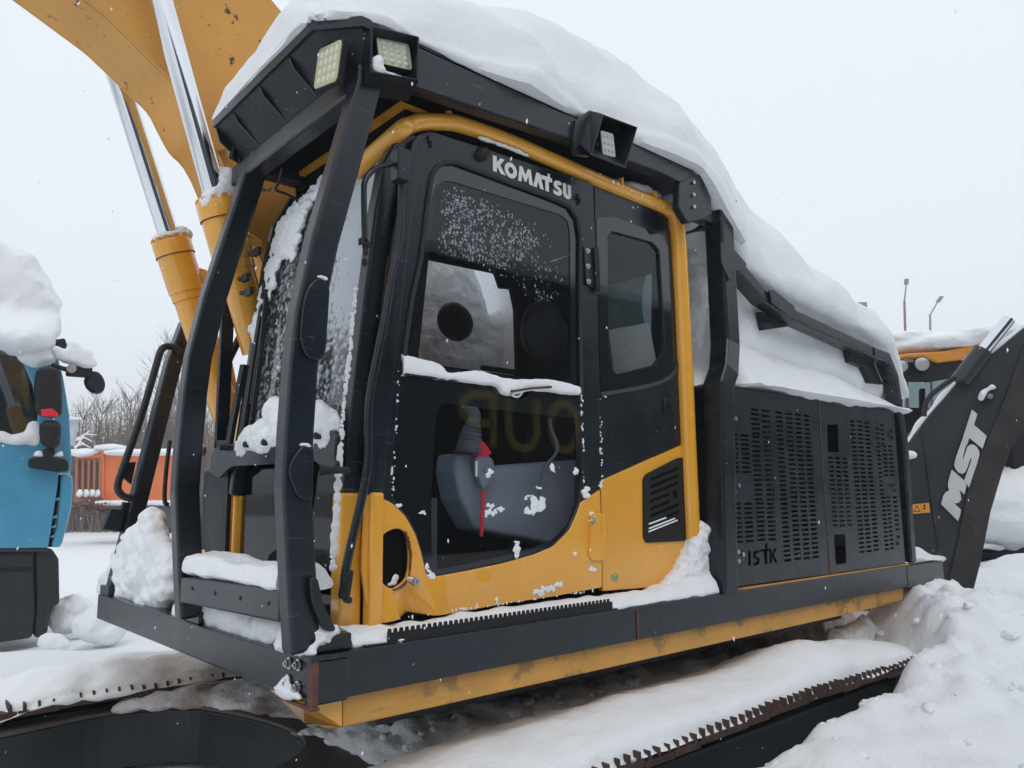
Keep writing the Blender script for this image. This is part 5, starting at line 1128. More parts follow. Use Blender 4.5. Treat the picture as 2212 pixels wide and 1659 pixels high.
for i, (bb_, dd, lb) in enumerate(((bN, dN, 'cone of snow on the mouth of the near boom cylinder'), (bF, dF, 'small cap of snow on the mouth of the far boom cylinder'))):
    sx_ = V3((1, 0, .25)).normalized(); b0 = bb_+V3((0, 0, -.005))
    if i == 0: sps = pixfill(qq(1, (1300, 1310), (1345, 1240), (1390, 1170), (1400, 1085), (1440, 1110), (1500, 1180), (1530, 1250), (1490, 1300)), lambda x, y: SY(x, y, 1.335), 9, (.035, .07, .035), 90)
    else: sps = pixfill(qq(1, (980, 1545), (1040, 1500), (1120, 1470), (1180, 1480), (1225, 1530), (1100, 1545)), lambda x, y: SY(x, y, 2.03), 9, (.028, .08, .022), 91)
    sn(mass('snow_cone', sps, SN, .009, .004, 16, 90+i, ba=.1), lb)
for i, (p, lb) in enumerate(((q(4, 2055, 238), 'dab of snow on the upper stiffener plate of the near gate post'), (q(4, 1945, 1306), 'dab of snow on the lower stiffener plate of the near gate post'))):
    sn(mass('snow_dab', [(SY(*p, .014), (.020, .010, .006)), (SY(*p, .014)+V3((.012, 0, -.004)), (.012, .010, .006))], SN, .003, .002, 60, 93+i), lb)
# tracks and undercarriage
secs = []
for x, h in ((.35, .02), (.5, .07), (.9, .10), (1.3, .11), (1.7, .12), (2.1, .11), (2.5, .12), (2.9, .17), (3.15, .18), (3.4, .14), (3.7, .11), (3.95, .08), (4.15, .05), (4.3, .02)):
    secs.append([Vector(p) for p in ((x, -.225, .800), (x, -.222, .818), (x, -.192, .834+.42*h), (x, -.10, .83+.8*h), (x, .05, .83+h), (x, .2, .82+h*.8), (x, .33, .825+.4*h), (x, .37, .80), (x, 0, .80))])
sn(loft('snow_on_track', secs, SN, None, 10, 6, .012, 6, 12, .006, 13), 'thick ridge of snow along the top of the near track')
secs = []
for x, h in ((-.85, .01), (-.6, .06), (-.3, .10), (0, .12), (.4, .12), (.8, .12), (1.4, .14), (2.2, .14), (3.2, .14), (4.2, .1)):
    z = .82-(.20*max(0, (-.4-x)/.45))
    secs.append([Vector(p) for p in ((x, 2.362, z-.01), (x, 2.375, z+.02), (x, 2.42, z+.5*h), (x, 2.6, z+h), (x, 2.85, z+h), (x, 3.05, z), (x, 2.6, z-.02))])
sn(loft('snow_on_track', secs, SN, None, 8, 6, .02, 4, 13, .02, 9), 'snow covering the far track beyond the front beam')
secs = []
for y, xa, xb, h in ((2.38, .05, .75, .07), (2.2, .40, 1.05, .09), (1.95, .55, 1.15, .09), (1.6, .68, 1.2, .07), (1.3, .78, 1.2, .04)):
    secs.append([Vector(p) for p in ((xa, y, .718), (xa+.05, y, .725+.6*h), ((xa+xb)/2, y, .725+h), (xb, y, .73), ((xa+xb)/2, y, .715))])
sn(loft('grey_snow', secs, M['dirty_snow'], None, 8, 5, .02, 5, 14, .03, 14), 'dirty grey snow on the steel car body under the front beam')
secs = []
for x, h in ((.62, -.02), (.66, .05), (.75, .10), (.85, .13), (1.1, .15), (1.5, .15), (2.0, .15), (2.6, .14), (3.2, .12)):
    secs.append([Vector(p) for p in ((x, .36, .68), (x, .38, .70+.4*h), (x, .50, .71+.9*h), (x, .75, .71+h), (x, 1.0, .71+.8*h), (x, 1.25, .71+.3*h), (x, 1.4, .70), (x, .9, .69))])
sn(loft('grey_snow', secs, M['packed'], None, 12, 7, .03, 5, 15, .035, 13), 'lumpy grey-shaded snow between the tracks below the yellow sill')
random.seed(12); sp = []
for i in range(120):
    x = random.uniform(.55, 3.2); y = random.uniform(.40, 1.15); r = random.choice((.012, .018, .02, .03, .04))*random.uniform(.7, 1.2)
    sp.append((Vector((x, y, .71+.13+r*.2)), (r, r*random.uniform(.7, 1.2), r*.7)))
o = clods('snow_rubble', sp, SN, 2, .45, 101); tag(o, 'loose lumps of snow scattered under the machine between the tracks', 'snow', kind='stuff')
sp = []
for i in range(150):
    x = random.uniform(.9, 5.5); y = random.uniform(-1.9, -.1) if x < 3.7 else random.uniform(-1.9, .3); r = random.choice((.010, .012, .018, .02, .03, .04))*random.uniform(.7, 1.2)
    if x < 3.7 and -.45 < y: y = random.uniform(-.6, -.3)
    sp.append((Vector((x, y, hgt(x, y)-r*.25)), (r*1.3, r*random.uniform(.8, 1.4), r*.7)))
o = clods('snow_rubble', sp, SN, 3, .28, 151); tag(o, 'broken lumps of snow lying on the foreground bank', 'snow', kind='stuff')
secs = []
for i, (x, z) in enumerate(((2.8, .62), (3.0, .78), (3.2, .84), (3.4, .80), (3.6, .88), (3.75, .83), (3.95, .92), (4.2, .91), (4.45, .93), (4.8, .94), (5.3, .90), (5.8, .82), (6.3, .70))):
    secs.append([Vector(p) for p in ((x, .55, .36), (x, .62, .36+.5*(z-.36)), (x, .78, z-.03), (x, .92, z), (x, 1.1, z-.08), (x, 1.4, .36), (x, .9, .33))])
o = loft('earth_ridge', secs, M['soil'], None, 10, 6, .035, 5, 19, .05, 10)
tag(o, 'rust-brown frozen earth and snow heaped behind the near track', 'earth mound')
gb = MB(); random.seed(3)
for i in range(26):
    x, y = random.uniform(1.5, 2.3), random.uniform(.40, .8); z = .83
    a = Vector((x, y, z)); gb.tube([a, a+Vector((random.uniform(-.03, .03), random.uniform(-.03, .03), random.uniform(.04, .12)))], [.0015, .0006], 4)
tag(gb.build('dead_grass', M['leaf']), 'few dry grass stalks poking out of the snow by the near track', 'grass', kind='stuff')
# frost crystals on the upper door window
random.seed(21); fb_ = MB()
def inpoly(px, py, poly):
    c = False; n = len(poly)
    for i in range(n):
        x1, y1 = poly[i]; x2, y2 = poly[i-1]
        if (y1 > py) != (y2 > py) and px < (x2-x1)*(py-y1)/(y2-y1)+x1: c = not c
    return c
dens = [q(2, 780, 1210), q(2, 860, 1195), q(2, 1140, 1300), q(2, 1350, 1400), q(2, 1560, 1600), q(5, 1560, 330), q(5, 1400, 420), q(5, 1180, 250), q(5, 1000, 150), q(5, 760, 80), q(2, 740, 1560), q(2, 770, 1380)]
core = [q(2, 800, 1230), q(2, 960, 1260), q(2, 1250, 1390), q(2, 1400, 1540), q(5, 1260, 150), q(5, 1150, 170), q(5, 840, 100), q(2, 780, 1500)]
n = 0
while n < 1900:
    px, py = random.uniform(930, 1230), random.uniform(395, 680)
    if not inpoly(px, py, dens): continue
    nv = noise.noise(Vector((px*.05, py*.05, 3)))
    if not inpoly(px, py, core) and random.random() < .80: continue
    if nv < -.15 and random.random() < .6: continue
    n += 1; c = SY(px, py, YD+.010); s = .002+.012*random.random()**2.2; a0 = random.uniform(0, 6.28)
    k = random.choice((3, 3, 4, 5)); el = random.uniform(.5, 1)
    pts = []
    for j in range(k*2):
        r_ = s*random.uniform(.6, 1.2) if j % 2 == 0 else s*.18
        pts.append(Vector((c.x+r_*math.cos(a0+j*math.pi/k)*el, YD+.0095, c.z+r_*math.sin(a0+j*math.pi/k))))
    fb_.add(pts, [tuple(range(len(pts)))])
M['frost'] = mat('frost', (.42, .47, .53), .8, var=.25, vscale=12)
fo = fb_.build('frost_crystals', M['frost'], pu); fo['kind'] = 'stuff'

sp = pixfill([q(5, 600, 780), q(5, 590, 430), q(5, 640, 110), q(5, 920, 130), q(5, 1000, 330), q(5, 1010, 480), q(5, 1080, 560), q(5, 1210, 440), q(5, 1240, 560), q(5, 1240, 860), q(5, 800, 830)], lambda x, y: SY(x, y, 1.85), 14, (.085, .06, .085), 120)
sn(mass('snow_drift', sp, SN, .014, .012, 5, 121, ba=.06, sm=40), 'snow packed against the far cab window behind the round mirror')
mr_ = SY(*q(5, 865, 520), 1.42); MB().blob(mr_, (.140, .04, .125), 4, .03, 1.0, 3).build('round_mirror', M['black'], EX, 60)

sp = pixfill([(1490, 492), (1524, 492), (1524, 740), (1500, 765), (1494, 650)], lambda x, y: SY(x, y, .34), 12, (.05, .06, .05), 131, .25)
sn(mass('snow_column', sp, SN, .011, .014, 8, 132, ba=.1, sm=7), 'tall sliver of snow packed between yellow cab pillar and rear cage post')
sp = pixfill(qq(9, (1085, 960), (1150, 880), (1290, 830), (1400, 860), (1500, 780), (1600, 760), (1600, 1000), (1480, 1120), (1440, 1060), (1330, 1010), (1200, 1010)), lambda x, y: SY(x, y, .30), 13, (.075, .09, .060), 141)
sn(mass('snow_lumps', sp, M['packed'], .014, .02, 6, 142, ba=.30, sm=4, extra=1), 'broken lumps of snow heaped at the rear end of the near track')

# crumbs of snow caught in the gaps of the cab
random.seed(61); cr = MB()
def crumbs(a, b, n, w, y, r0, r1):
    for i in range(n):
        t = random.random(); px, py = a[0]+(b[0]-a[0])*t+random.uniform(-w, w), a[1]+(b[1]-a[1])*t; r = random.uniform(r0, r1)
        cr.blob(SY(px, py, y), (r, .004, r*random.uniform(.8, 2.2)), 2, .35, 2, i)
crumbs((1297, 850), (1301, 1060), 26, 2, YD-.002, .0015, .005); crumbs((1252, 700), (1262, 1050), 30, 2, YD-.003, .0012, .005); crumbs((862, 800), (848, 1070), 30, 2, YD-.003, .0012, .004)
crumbs((770, 620), (738, 930), 90, 3, .150, .003, .008); crumbs((738, 930), (718, 1230), 110, 4, .150, .004, .013); crumbs((1564, 850), (1590, 1275), 50, 2, .022, .002, .007)
crumbs((800, 1345), (1290, 1275), 60, 6, YD-.005, .001, .004); crumbs((1592, 1276), (1900, 1232), 40, 2, .02, .002, .006); crumbs((1300, 380), (1440, 450), 12, 3, .10, .002, .006)
tag(cr.build('snow_crumbs', SN, None, 60), 'crumbs of snow caught in the gaps round door, pillar and grille doors', 'snow', kind='stuff')
# ================================================================ blue truck on the left
TD = VP(8.0, math.radians(37), 80); a_, n_v = TD.a, TD.n
base = TD(60, 1385); TR = empty('truck', (base.x, base.y, base.z)); tag(TR, 'blue truck cab with black mirrors and tinted side window, snow heaped on its roof', 'truck')
def tprism(pts, off, dep, nm, m, par=TR, bevel=.02, seg=3): return MB().prism([TD(x, y, off) for x, y in pts], n_v*dep).build(nm, m, par, bevel=bevel, bseg=seg)
def z4(x, y): return (x*.8137*.576, 633.6+y*.8137*.576)
# cab side wall profile (right edge = rounded front of the cab)
body = [(-420, 700), z4(205, 165), z4(240, 200), z4(290, 390), z4(318, 560), z4(328, 760), z4(325, 830), z4(268, 830), z4(262, 900), z4(232, 1100), z4(220, 1172), (-420, 1190)]
cabp = plateF('cab_side', [rnd([((TD(x, y)-TD(0, 1000)).dot(a_), TD(x, y).z) for x, y in body], .03), list(rnd([((TD(x, y)-TD(0, 1000)).dot(a_), TD(x, y).z) for x, y in [(-300, 735)]+[z4(0, 265), z4(60, 275), z4(95, 300), z4(150, 420), z4(172, 560), z4(175, 650), z4(160, 705), z4(60, 695), z4(0, 690)]+[(-300, 955)]], .04))],
              (TD(0, 1000).x, TD(0, 1000).y, 0), a_, (0, 0, 1), .06, M['blue'], TR, bev=.012)
MB().prism([TD(x, y, .02) for x, y in ((-310, 730), z4(20, 262), z4(110, 300), z4(185, 560), z4(182, 715), z4(0, 700), (-310, 960))], n_v*.005).build('side_window', M['glass_truck'] if 'glass_truck' in M else M['glass_green'], cabp)
tprism([(-420, 690), z4(200, 170), z4(285, 390), z4(318, 560), z4(325, 760), z4(320, 1000), z4(280, 1170), (-420, 1185)], 2.25, .05, 'cab_far_side', M['lining'])
tprism([(-420, 690), z4(180, 175), z4(200, 230), (-420, 725)], .05, 2.2, 'cab_roof', M['blue'])
tprism([z4(205, 165), z4(240, 200), z4(285, 390), z4(318, 560), z4(328, 790), z4(300, 790), z4(290, 560), z4(255, 390), z4(215, 240)], .05, 2.2, 'windscreen_frame', M['void'])
tprism([(-420, 960), z4(180, 720), z4(180, 780), (-420, 990)], .2, 1.9, 'dashboard', M['void'], bevel=.05)
tprism([(-410, 690), (-250, 700), (-250, 1180), (-410, 1185)], .08, 2.1, 'cab_back', M['lining'])
# window rubber line, mouldings, corner panel with vents
tprism([(-310, 952), z4(0, 692), z4(60, 698), z4(160, 708), z4(160, 714), z4(60, 706), z4(0, 700), (-310, 960)], -.012, .02, 'window_ledge', M['black'], cabp, .003)
tprism([(-400, 718), z4(0, 240), z4(80, 262), z4(95, 290), z4(80, 285), z4(0, 262), (-400, 732)], -.015, .03, 'drip_rail', M['blue'], cabp, .006)
tprism([(-420, 1005), z4(0, 818), z4(255, 812), z4(262, 826), z4(0, 832), (-420, 1012)], -.008, .02, 'door_crease', M['blue'], cabp, .006)
tprism([z4(282, 835), z4(335, 838), z4(338, 900), z4(330, 990), z4(290, 1150), z4(278, 1168), z4(235, 1170), z4(262, 1080), z4(275, 960)], -.02, .5, 'corner_panel', M['blue'], TR, .03)
for y in (948, 1030, 1075, 1120): tprism([z4(252-(y-948)*.1, y), z4(276-(y-948)*.12, y-10), z4(276-(y-948)*.12, y+4), z4(252-(y-948)*.1, y+8)], -.02, .06, 'air_slot', M['blue'], TR, .004)
tprism([z4(262, 835), z4(284, 838), z4(240, 1168), z4(222, 1168)], .03, .05, 'corner_gap', M['void'], TR, 0)
tprism([(-420, 1185), z4(225, 1180), z4(222, 1190), (-420, 1195)], -.004, .02, 'lower_edge', M['grey_dk'], cabp, .003)
# bumper / step box
bp3 = tprism([(-420, 1192), z4(160, 1182), z4(162, 1200), z4(158, 1270), z4(165, 1480), z4(150, 1590), z4(0, 1612), (-420, 1420)], .05, .5, 'step_box', M['grn_black'], TR, .04)
tprism([z4(162, 1182), z4(240, 1176), z4(272, 1225), z4(276, 1420), z4(268, 1440), z4(228, 1445), z4(222, 1560), z4(205, 1585), z4(160, 1590), z4(170, 1400)], .06, 2.1, 'bumper', M['grn_black'], TR, .05)
tprism([(-420, 1235), z4(155, 1265), z4(158, 1275), (-420, 1245)], .03, .03, 'box_seam', M['black'], bp3, .004)
# mirrors
def pill(pts, off, dep, nm, par, m=M['black'], bv=.06): return tprism(pts, off, dep, nm, m, par, bv, 4)
m1 = pill([z4(172, 345), z4(230, 338), z4(278, 350), z4(288, 440), z4(290, 560), z4(255, 572), z4(180, 560), z4(164, 530), z4(162, 420)], -.32, .16, 'mirror', TR)
tprism([z4(188, 535), z4(240, 530), z4(268, 552), z4(270, 570), z4(192, 566)], -.328, .03, 'reflector', M['red'], m1, .008)
pill([z4(188, 585), z4(230, 582), z4(288, 588), z4(287, 640), z4(280, 712), z4(240, 716), z4(192, 700), z4(184, 640)], -.32, .14, 'lower_mirror', TR)
pill([z4(200, 715), z4(258, 712), z4(256, 745), z4(225, 765), z4(195, 748)], -.26, .1, 'mirror_stem', TR, bv=.03)
pill([z4(138, 758), z4(200, 752), z4(305, 762), z4(320, 780), z4(318, 820), z4(270, 822), z4(180, 808), z4(135, 800)], -.24, .18, 'mirror_base', TR, bv=.03)
MB().tube([TD(*z4(240, 330), -.25), TD(*z4(300, 350), -.2), TD(*z4(335, 350), -.15), TD(*z4(400, 372), -.1)], [.02, .025, .03, .04], 10).build('mirror_arm', M['black'], TR, 40)
MB().obox(TD(*z4(365, 362), -.12), a_*.12, Vector((0, 0, .055)), n_v*.05).build('mirror_arm', M['black'], TR, bevel=.02)
disc('arm_joint', TD(*z4(328, 348), -.24), -n_v, .045, .03, M['steel'], TR, 16)
pill([z4(408, 362), z4(450, 352), z4(482, 385), z4(492, 430), z4(470, 464), z4(430, 455), z4(398, 428), z4(394, 395)], -.15, .16, 'front_mirror', TR, bv=.06)
pill([z4(250, 212), z4(300, 206), z4(315, 250), z4(308, 262), z4(285, 262), z4(252, 232)], -.1, .1, 'camera_pod', TR, bv=.02)
# snow on the truck
def tblob(spots, label, seed, nm='snow_mound', sub=4, amp=.14):
    return tag(mass(nm, [(TD(*z4(x, y), off), (rx_, ry_, rz_)) for x, y, off, rx_, ry_, rz_ in spots], M['snow'], .028, .02, 4, seed, ba=.10, sm=4), label, 'snow', 'snow lying on the blue truck')
def tfill(poly, off, step, r, label, seed, nm, am=.02, vx=.028):
    sp = pixfill(poly, lambda x, y: TD(x, y, off(x, y) if callable(off) else off), step, r, seed)
    return tag(mass(nm, sp, M['snow'], vx, am, 3.5, seed, ba=.10, sm=18), label, 'snow', 'snow lying on the blue truck')
tfill([(-160, 560), (-60, 540), (0, 546), (50, 575), (85, 635), (108, 690), (106, 712)]+[z4(*p) for p in ((215, 165), (190, 210), (120, 265), (85, 262), (50, 228), (0, 200), (-300, 130))], lambda x, y: .42 if y < 690 else .42-.5*min(1, (y-690)/50), 16, (.18, .34, .12), 'huge rounded snow cap on the blue truck roof', 3, 'snow_mound', .03, .035)
tfill([z4(*p) for p in ((105, 290), (105, 215), (200, 205), (228, 260), (238, 300), (225, 318), (165, 325), (125, 315))], -.06, 9, (.07, .12, .06), 'tongue of snow hanging down over the truck mirror', 8, 'snow_tongue', .012, .02)
tfill([z4(*p) for p in ((240, 240), (290, 268), (312, 262), (325, 228), (350, 240), (415, 275), (440, 315), (455, 335), (410, 342), (350, 330), (280, 305))], -.15, 8, (.045, .09, .04), 'long roll of snow on the arm of the front mirror', 12, 'snow_roll', .012, .018)
tfill([(-160, 925), (-80, 930)]+[z4(*p) for p in ((0, 645), (60, 665), (115, 650), (140, 600), (180, 585), (180, 692), (155, 702), (60, 688), (0, 682))]+[(-160, 955)], .0, 7, (.035, .06, .035), 'snow caught on the window ledge of the truck', 17, 'snow_ribbon', .012, .016)
tfill([z4(*p) for p in ((145, 750), (170, 720), (205, 740), (255, 745), (275, 720), (310, 755), (200, 756))], -.2, 6, (.025, .05, .02), 'snow on the mirror base of the truck', 18, 'snow_dab', .006, .012)
# snow lumps beside the truck
for lb, (px, py, r, d) in (('rounded snow boulder beside the truck bumper', (155, 1325, .24, 8.6)), ('lower snow boulder under the beam end', (205, 1350, .19, 7.6)), ('small snow boulder at the foot of the truck bumper', (110, 1385, .10, 7.2))):
    c = VP(d)(px, py); tag(mass('snow_boulder', [(c, (r, r, r*.8)), (c+V3((r*.6, -.2*r, -.4*r)), (r*.8, r, r*.6))], M['snow'], .02, .012, 8, int(px)), lb, 'snow', 'snow boulders by the truck')
# ================================================================ orange dump truck far left
OD = VP(30.0, math.radians(4)); ob = OD(260, 1120); DT = empty('dump_truck', (ob.x, ob.y, ob.z)); tag(DT, 'orange dump truck body with ribbed tailgate and snow along its rim', 'dump truck')
def z7(x, y): return ((230+x*.4519)*.576, (1250+y*.4519)*.576)
def op(pts, off, dep, nm, m, par=DT, bevel=.02): return MB().prism([OD(x, y, off) for x, y in pts], OD.n*dep).build(nm, m, par, bevel=bevel)
op([z7(340, 985), z7(960, 985), z7(960, 1410), z7(350, 1405)], 0, 2.4, 'dump_body', M['orange'])
tg = op([z7(118, 1005), z7(345, 985), z7(350, 1430), z7(105, 1400)], .02, 2.2, 'tailgate', M['orange_dk'])
op([z7(112, 1000), z7(345, 1000), z7(345, 1035), z7(115, 1042)], -.03, .1, 'top_rail', M['orange'], tg)
for x in (140, 188, 237, 285): op([z7(x, 1065), z7(x+30, 1063), z7(x+26, 1300), z7(x-8, 1300)], -.005, .02, 'rib_recess', M['rust'], tg, 0)
for x in (118, 168, 216, 264, 312): op([z7(x, 1050), z7(x+20, 1050), z7(x+14, 1360), z7(x-6, 1360)], -.12, .13, 'rib', M['orange_dk'], tg)
op([z7(325, 960), z7(355, 960), z7(352, 1420), z7(322, 1420)], -.08, .2, 'post', M['orange'])
op([z7(340, 940), z7(495, 960), z7(495, 1000), z7(345, 990)], -.02, .3, 'corner_cap', M['orange'])
op([z7(350, 1405), z7(960, 1400), z7(960, 1428), z7(352, 1425)], -.05, .3, 'lower_rail', M['orange'])
op([z7(150, 1425), z7(960, 1430), z7(960, 1490), z7(370, 1500), z7(200, 1440)], .6, 1.2, 'chassis', M['black'])
for x in (800,):
    c = OD(*z7(x, 1540), .1); r_ = .62; w_ = MB().tube([c, c+OD.n*.35], r_, 28).build('wheel', M['undertop'], DT, 40)
    b = MB()
    for i in range(40):
        an = i*math.pi/20; b.obox(c+OD.n*.15+(OD.a*math.cos(an)+Vector((0, 0, math.sin(an))))*r_, (OD.a*math.cos(an)+Vector((0, 0, math.sin(an))))*.04, (-OD.a*math.sin(an)+Vector((0, 0, math.cos(an))))*.03, OD.n*.16)
    b.build('tyre_lugs', M['rubber'], w_)
def osn(spots, label, seed, amp=.2): tag(mass('snow_strip', [(OD(*z7(x, y), off), (rx_, .5, rz_)) for x, y, off, rx_, rz_ in spots], M['snow'], .06, .02, 3, seed, ba=.1), label, 'snow', 'snow lying on the dump truck')
osn([(230, 985, .2, .75, .12), (180, 1005, 0, .4, .10)], 'snow on the top rail of the ribbed tailgate', 4)
osn([(415, 950, .1, .62, .14)], 'snow pad on the raised corner of the dump body', 6)
osn([(x, 990, .1, .8, .14) for x in range(540, 950, 60)], 'snow along the long top edge of the dump body', 7)
for i_, (x, lb) in enumerate(((145, 'snow pocket in the leftmost recess of the tailgate'), (195, 'snow pocket in the second recess from the left of the tailgate'), (243, 'snow pocket in the third recess from the left of the tailgate'), (290, 'snow pocket in the rightmost recess of the tailgate'))): osn([(x, 1335, -.02, .10, .13), (x+4, 1310, -.0, .06, .1)], lb, 8+i_)
osn([(x, 1406, -.1, .6, .10) for x in range(400, 940, 60)], 'thin line of snow on the lower rail of the dump body', 9)
# heap of steel and snow under the tailgate
random.seed(8); jb = MB()
for i in range(34):
    c = OD(*z7(random.uniform(60, 420), random.uniform(1370, 1500)), random.uniform(-1.0, .3)); v = Vector((random.uniform(-1, 1), random.uniform(-1, 1), random.uniform(-.3, .3))).normalized()*random.uniform(.2, .6)
    jb.tube([c, c+v], random.uniform(.02, .05), 5)
tag(jb.build('scrap_heap', M['rust']), 'tangle of scrap steel lying below the dump truck tailgate', 'scrap heap', kind='stuff')
# ================================================================ bare thicket and trees at the back left
random.seed(31)
def bare_tree(px, depth, h, label, nb=60, spread=.5, lean=0, thick=.07, tm=M['twig']):
    p0 = VP(depth)(px, 1150); p0.z = .4
    root = empty('bare_tree', tuple(p0)); tag(root, label, 'tree', 'bare trees behind the dump truck')
    tb, bb = MB(), MB()
    top = p0+Vector((lean, 0, h)); mid = p0.lerp(top, .5)+Vector((random.uniform(-.3, .3), 0, 0))
    tr_ = cat([p0, mid, top], 6); n = len(tr_)
    tb.tube(tr_, [thick*(1-i/n)+.012 for i in range(n)], 6); tb.build('trunk', M['bark'], root)
    for i in range(nb):
        t = random.uniform(.05, 1)**.8; s = tr_[int(t*(n-1))]; L = h*random.uniform(.12, .38)*(1.15-t*.6)
        an = random.uniform(0, 6.28); d = Vector((math.cos(an)*spread, math.sin(an)*spread, random.uniform(.5, 1.2))).normalized()
        e = s+d*L+Vector((0, 0, L*.1)); m_ = s.lerp(e, .5)+Vector((random.uniform(-.1, .1), random.uniform(-.1, .1), -.05))*L
        bb.tube([s, m_, e], [.022, .014, .005], 3)
        for k in range(7):
            s2 = s.lerp(e, random.uniform(.3, 1)); d2 = (d+Vector((random.uniform(-.8, .8), random.uniform(-.8, .8), random.uniform(-.2, .8)))).normalized(); L2 = L*random.uniform(.2, .5)
            bb.tube([s2, s2+d2*L2], [.010, .004], 3)
    bb.build('crown', tm, root)
tl = ['tall thin bare tree nearest the truck mirror', 'bare tree left of the handrail', 'bare tree with high upright twigs behind the handrail top', 'low bushy bare tree beside the blue cab', 'bare tree in the gap between handrail and boom cylinder', 'thin bare sapling at the foot of the far boom cylinder']
for (px, d, h, nb), lb in zip(((205, 44, 6.8, 50), (262, 46, 7.8, 55), (335, 42, 9.6, 60), (165, 47, 6.8, 50), (365, 45, 10.2, 60), (420, 47, 9.0, 55)), tl):
    bare_tree(px, d, h, lb, nb)
th, lf = MB(), MB()
for i in range(1900):
    px = random.uniform(110, 470); d = random.uniform(39, 50); p = VP(d)(px, 1150); p.z = .3
    hh = random.uniform(3.2, 7.6)*(1 if px > 230 else .9); e = p+Vector((random.uniform(-1, 1), random.uniform(-.5, .5), hh)); m_ = p.lerp(e, .5)+Vector((random.uniform(-.3, .3), 0, 0))
    th.tube([p, m_, e], [.03, .018, .006], 3)
    for k in range(5):
        s = p.lerp(e, random.uniform(.25, 1)); dd = Vector((random.uniform(-1, 1), random.uniform(-1, 1), random.uniform(-.1, 1))).normalized()*random.uniform(.3, 1.1)
        th.tube([s, s+dd], [.012, .004], 3)
        for j in range(2):
            c = s+dd*random.random(); v1 = Vector((random.uniform(-1, 1), random.uniform(-1, 1), random.uniform(-1, 1))).normalized()*random.uniform(.03, .07); v2 = v1.cross(Vector((random.random(), random.random(), 1))).normalized()*.04
            if p.z+hh*.75 > c.z: lf.add([c-v1, c+v2, c+v1, c-v2], [(0, 1, 2, 3)])
tag(th.build('thicket', M['twig']), 'dense brown thicket of bare shrubs behind the dump truck', 'shrubs', kind='stuff')
tag(lf.build('dead_leaves', M['leaf']), 'withered leaves still hanging in the thicket', 'leaves', kind='stuff')
# dark wood mass low behind the thicket
wd = MB()
for i in range(260):
    px = random.uniform(90, 480); p = VP(random.uniform(52, 56))(px, 1150); p.z = .3
    wd.tube([p, p+Vector((random.uniform(-.6, .6), 0, random.uniform(2.4, 4.6)))], [.11, .03], 4)
tag(wd.build('undergrowth', M['twig']), 'low dark undergrowth at the foot of the thicket', 'shrubs', kind='stuff')
# white post and snowy branch beside the blue truck
WP = VP(20.0); w0 = WP(*z7(95, 900)); b = MB().prism([WP(*z7(x, y)) for x, y in ((60, 715), (118, 718), (90, 930), (75, 930))], WP.n*.15).build('white_post', mat('white_sheet', (.45, .47, .5), .6))
tag(b, 'pale post with a snow cap beside the blue truck corner', 'post')
tag(clods('snow_mound', [(WP(*z7(92, 706)), (.22, .15, .04))], M['snow'], 3, .1, 5), 'snow on the pale post by the truck', 'snow')
b = MB(); random.seed(14)
for i in range(5):
    s = WP(*z7(100+random.uniform(0, 60), 860+random.uniform(0, 120)), 1); e = WP(*z7(180+random.uniform(-60, 130), 780+random.uniform(0, 180)), 1); b.tube([s, s.lerp(e, .5)+Vector((0, 0, .1)), e], [.025, .02, .01], 5)
tag(b.build('snowy_branch', M['snow']), 'snow-laden fallen branches in front of the thicket', 'branches', kind='stuff')
# ================================================================ lamp poles
def pole(px, pyt, pyb, depth, m, label, px2=None, arm=None):
    V_ = VP(depth); a = V_(px2 or px, pyb); a.z = .3; t = V_(px, pyt)
    r = empty('street_lamp', (a.x, a.y, a.z)); tag(r, label, 'street lamp', 'street lamps behind the loader')
    k = V_(*arm[0]) if arm else t
    MB().tube([a, k], [.12, .08], 8).build('pole', m, r, 40); MB().tube([k, V_(*arm[1])], [.06, .05], 6).build('arm', M['pole_grey'], r, 40)
    e = V_(*arm[1]); f = V_(*arm[2]); MB().beam([e, f], .30, .12, (0, 1, 0)).build('lamp_head', M['pole_grey'], r, bevel=.02)
pole(1953, 650, 1060, 55, M['pole_red'], 'taller lamp pole with red lower shaft and square head', 1962, (q(3, 1523, 1120), q(3, 1534, 1025), q(3, 1536, 992)))
pole(2009, 680, 1060, 60, M['pole_grey'], 'shorter grey lamp pole with slanted arm', 2012, (q(3, 1671, 1200), q(3, 1715, 1125), q(3, 1740, 1093)))
V_ = VP(40); r = empty('floodlight', tuple(V_(1866, 700))); tag(r, 'small floodlight peeping over the end of the snow drift', 'floodlight')
MB().obox(V_(*q(3, 1280, 1150)), V_.a*.22, Vector((0, 0, .2)), V_.n*.1).build('lamp_head', M['pole_grey'], r); a = V_(*q(3, 1288, 1165)); MB().tube([a, Vector((a.x, a.y, 1.0))], .05, 6).build('pole', M['pole_grey'], r)
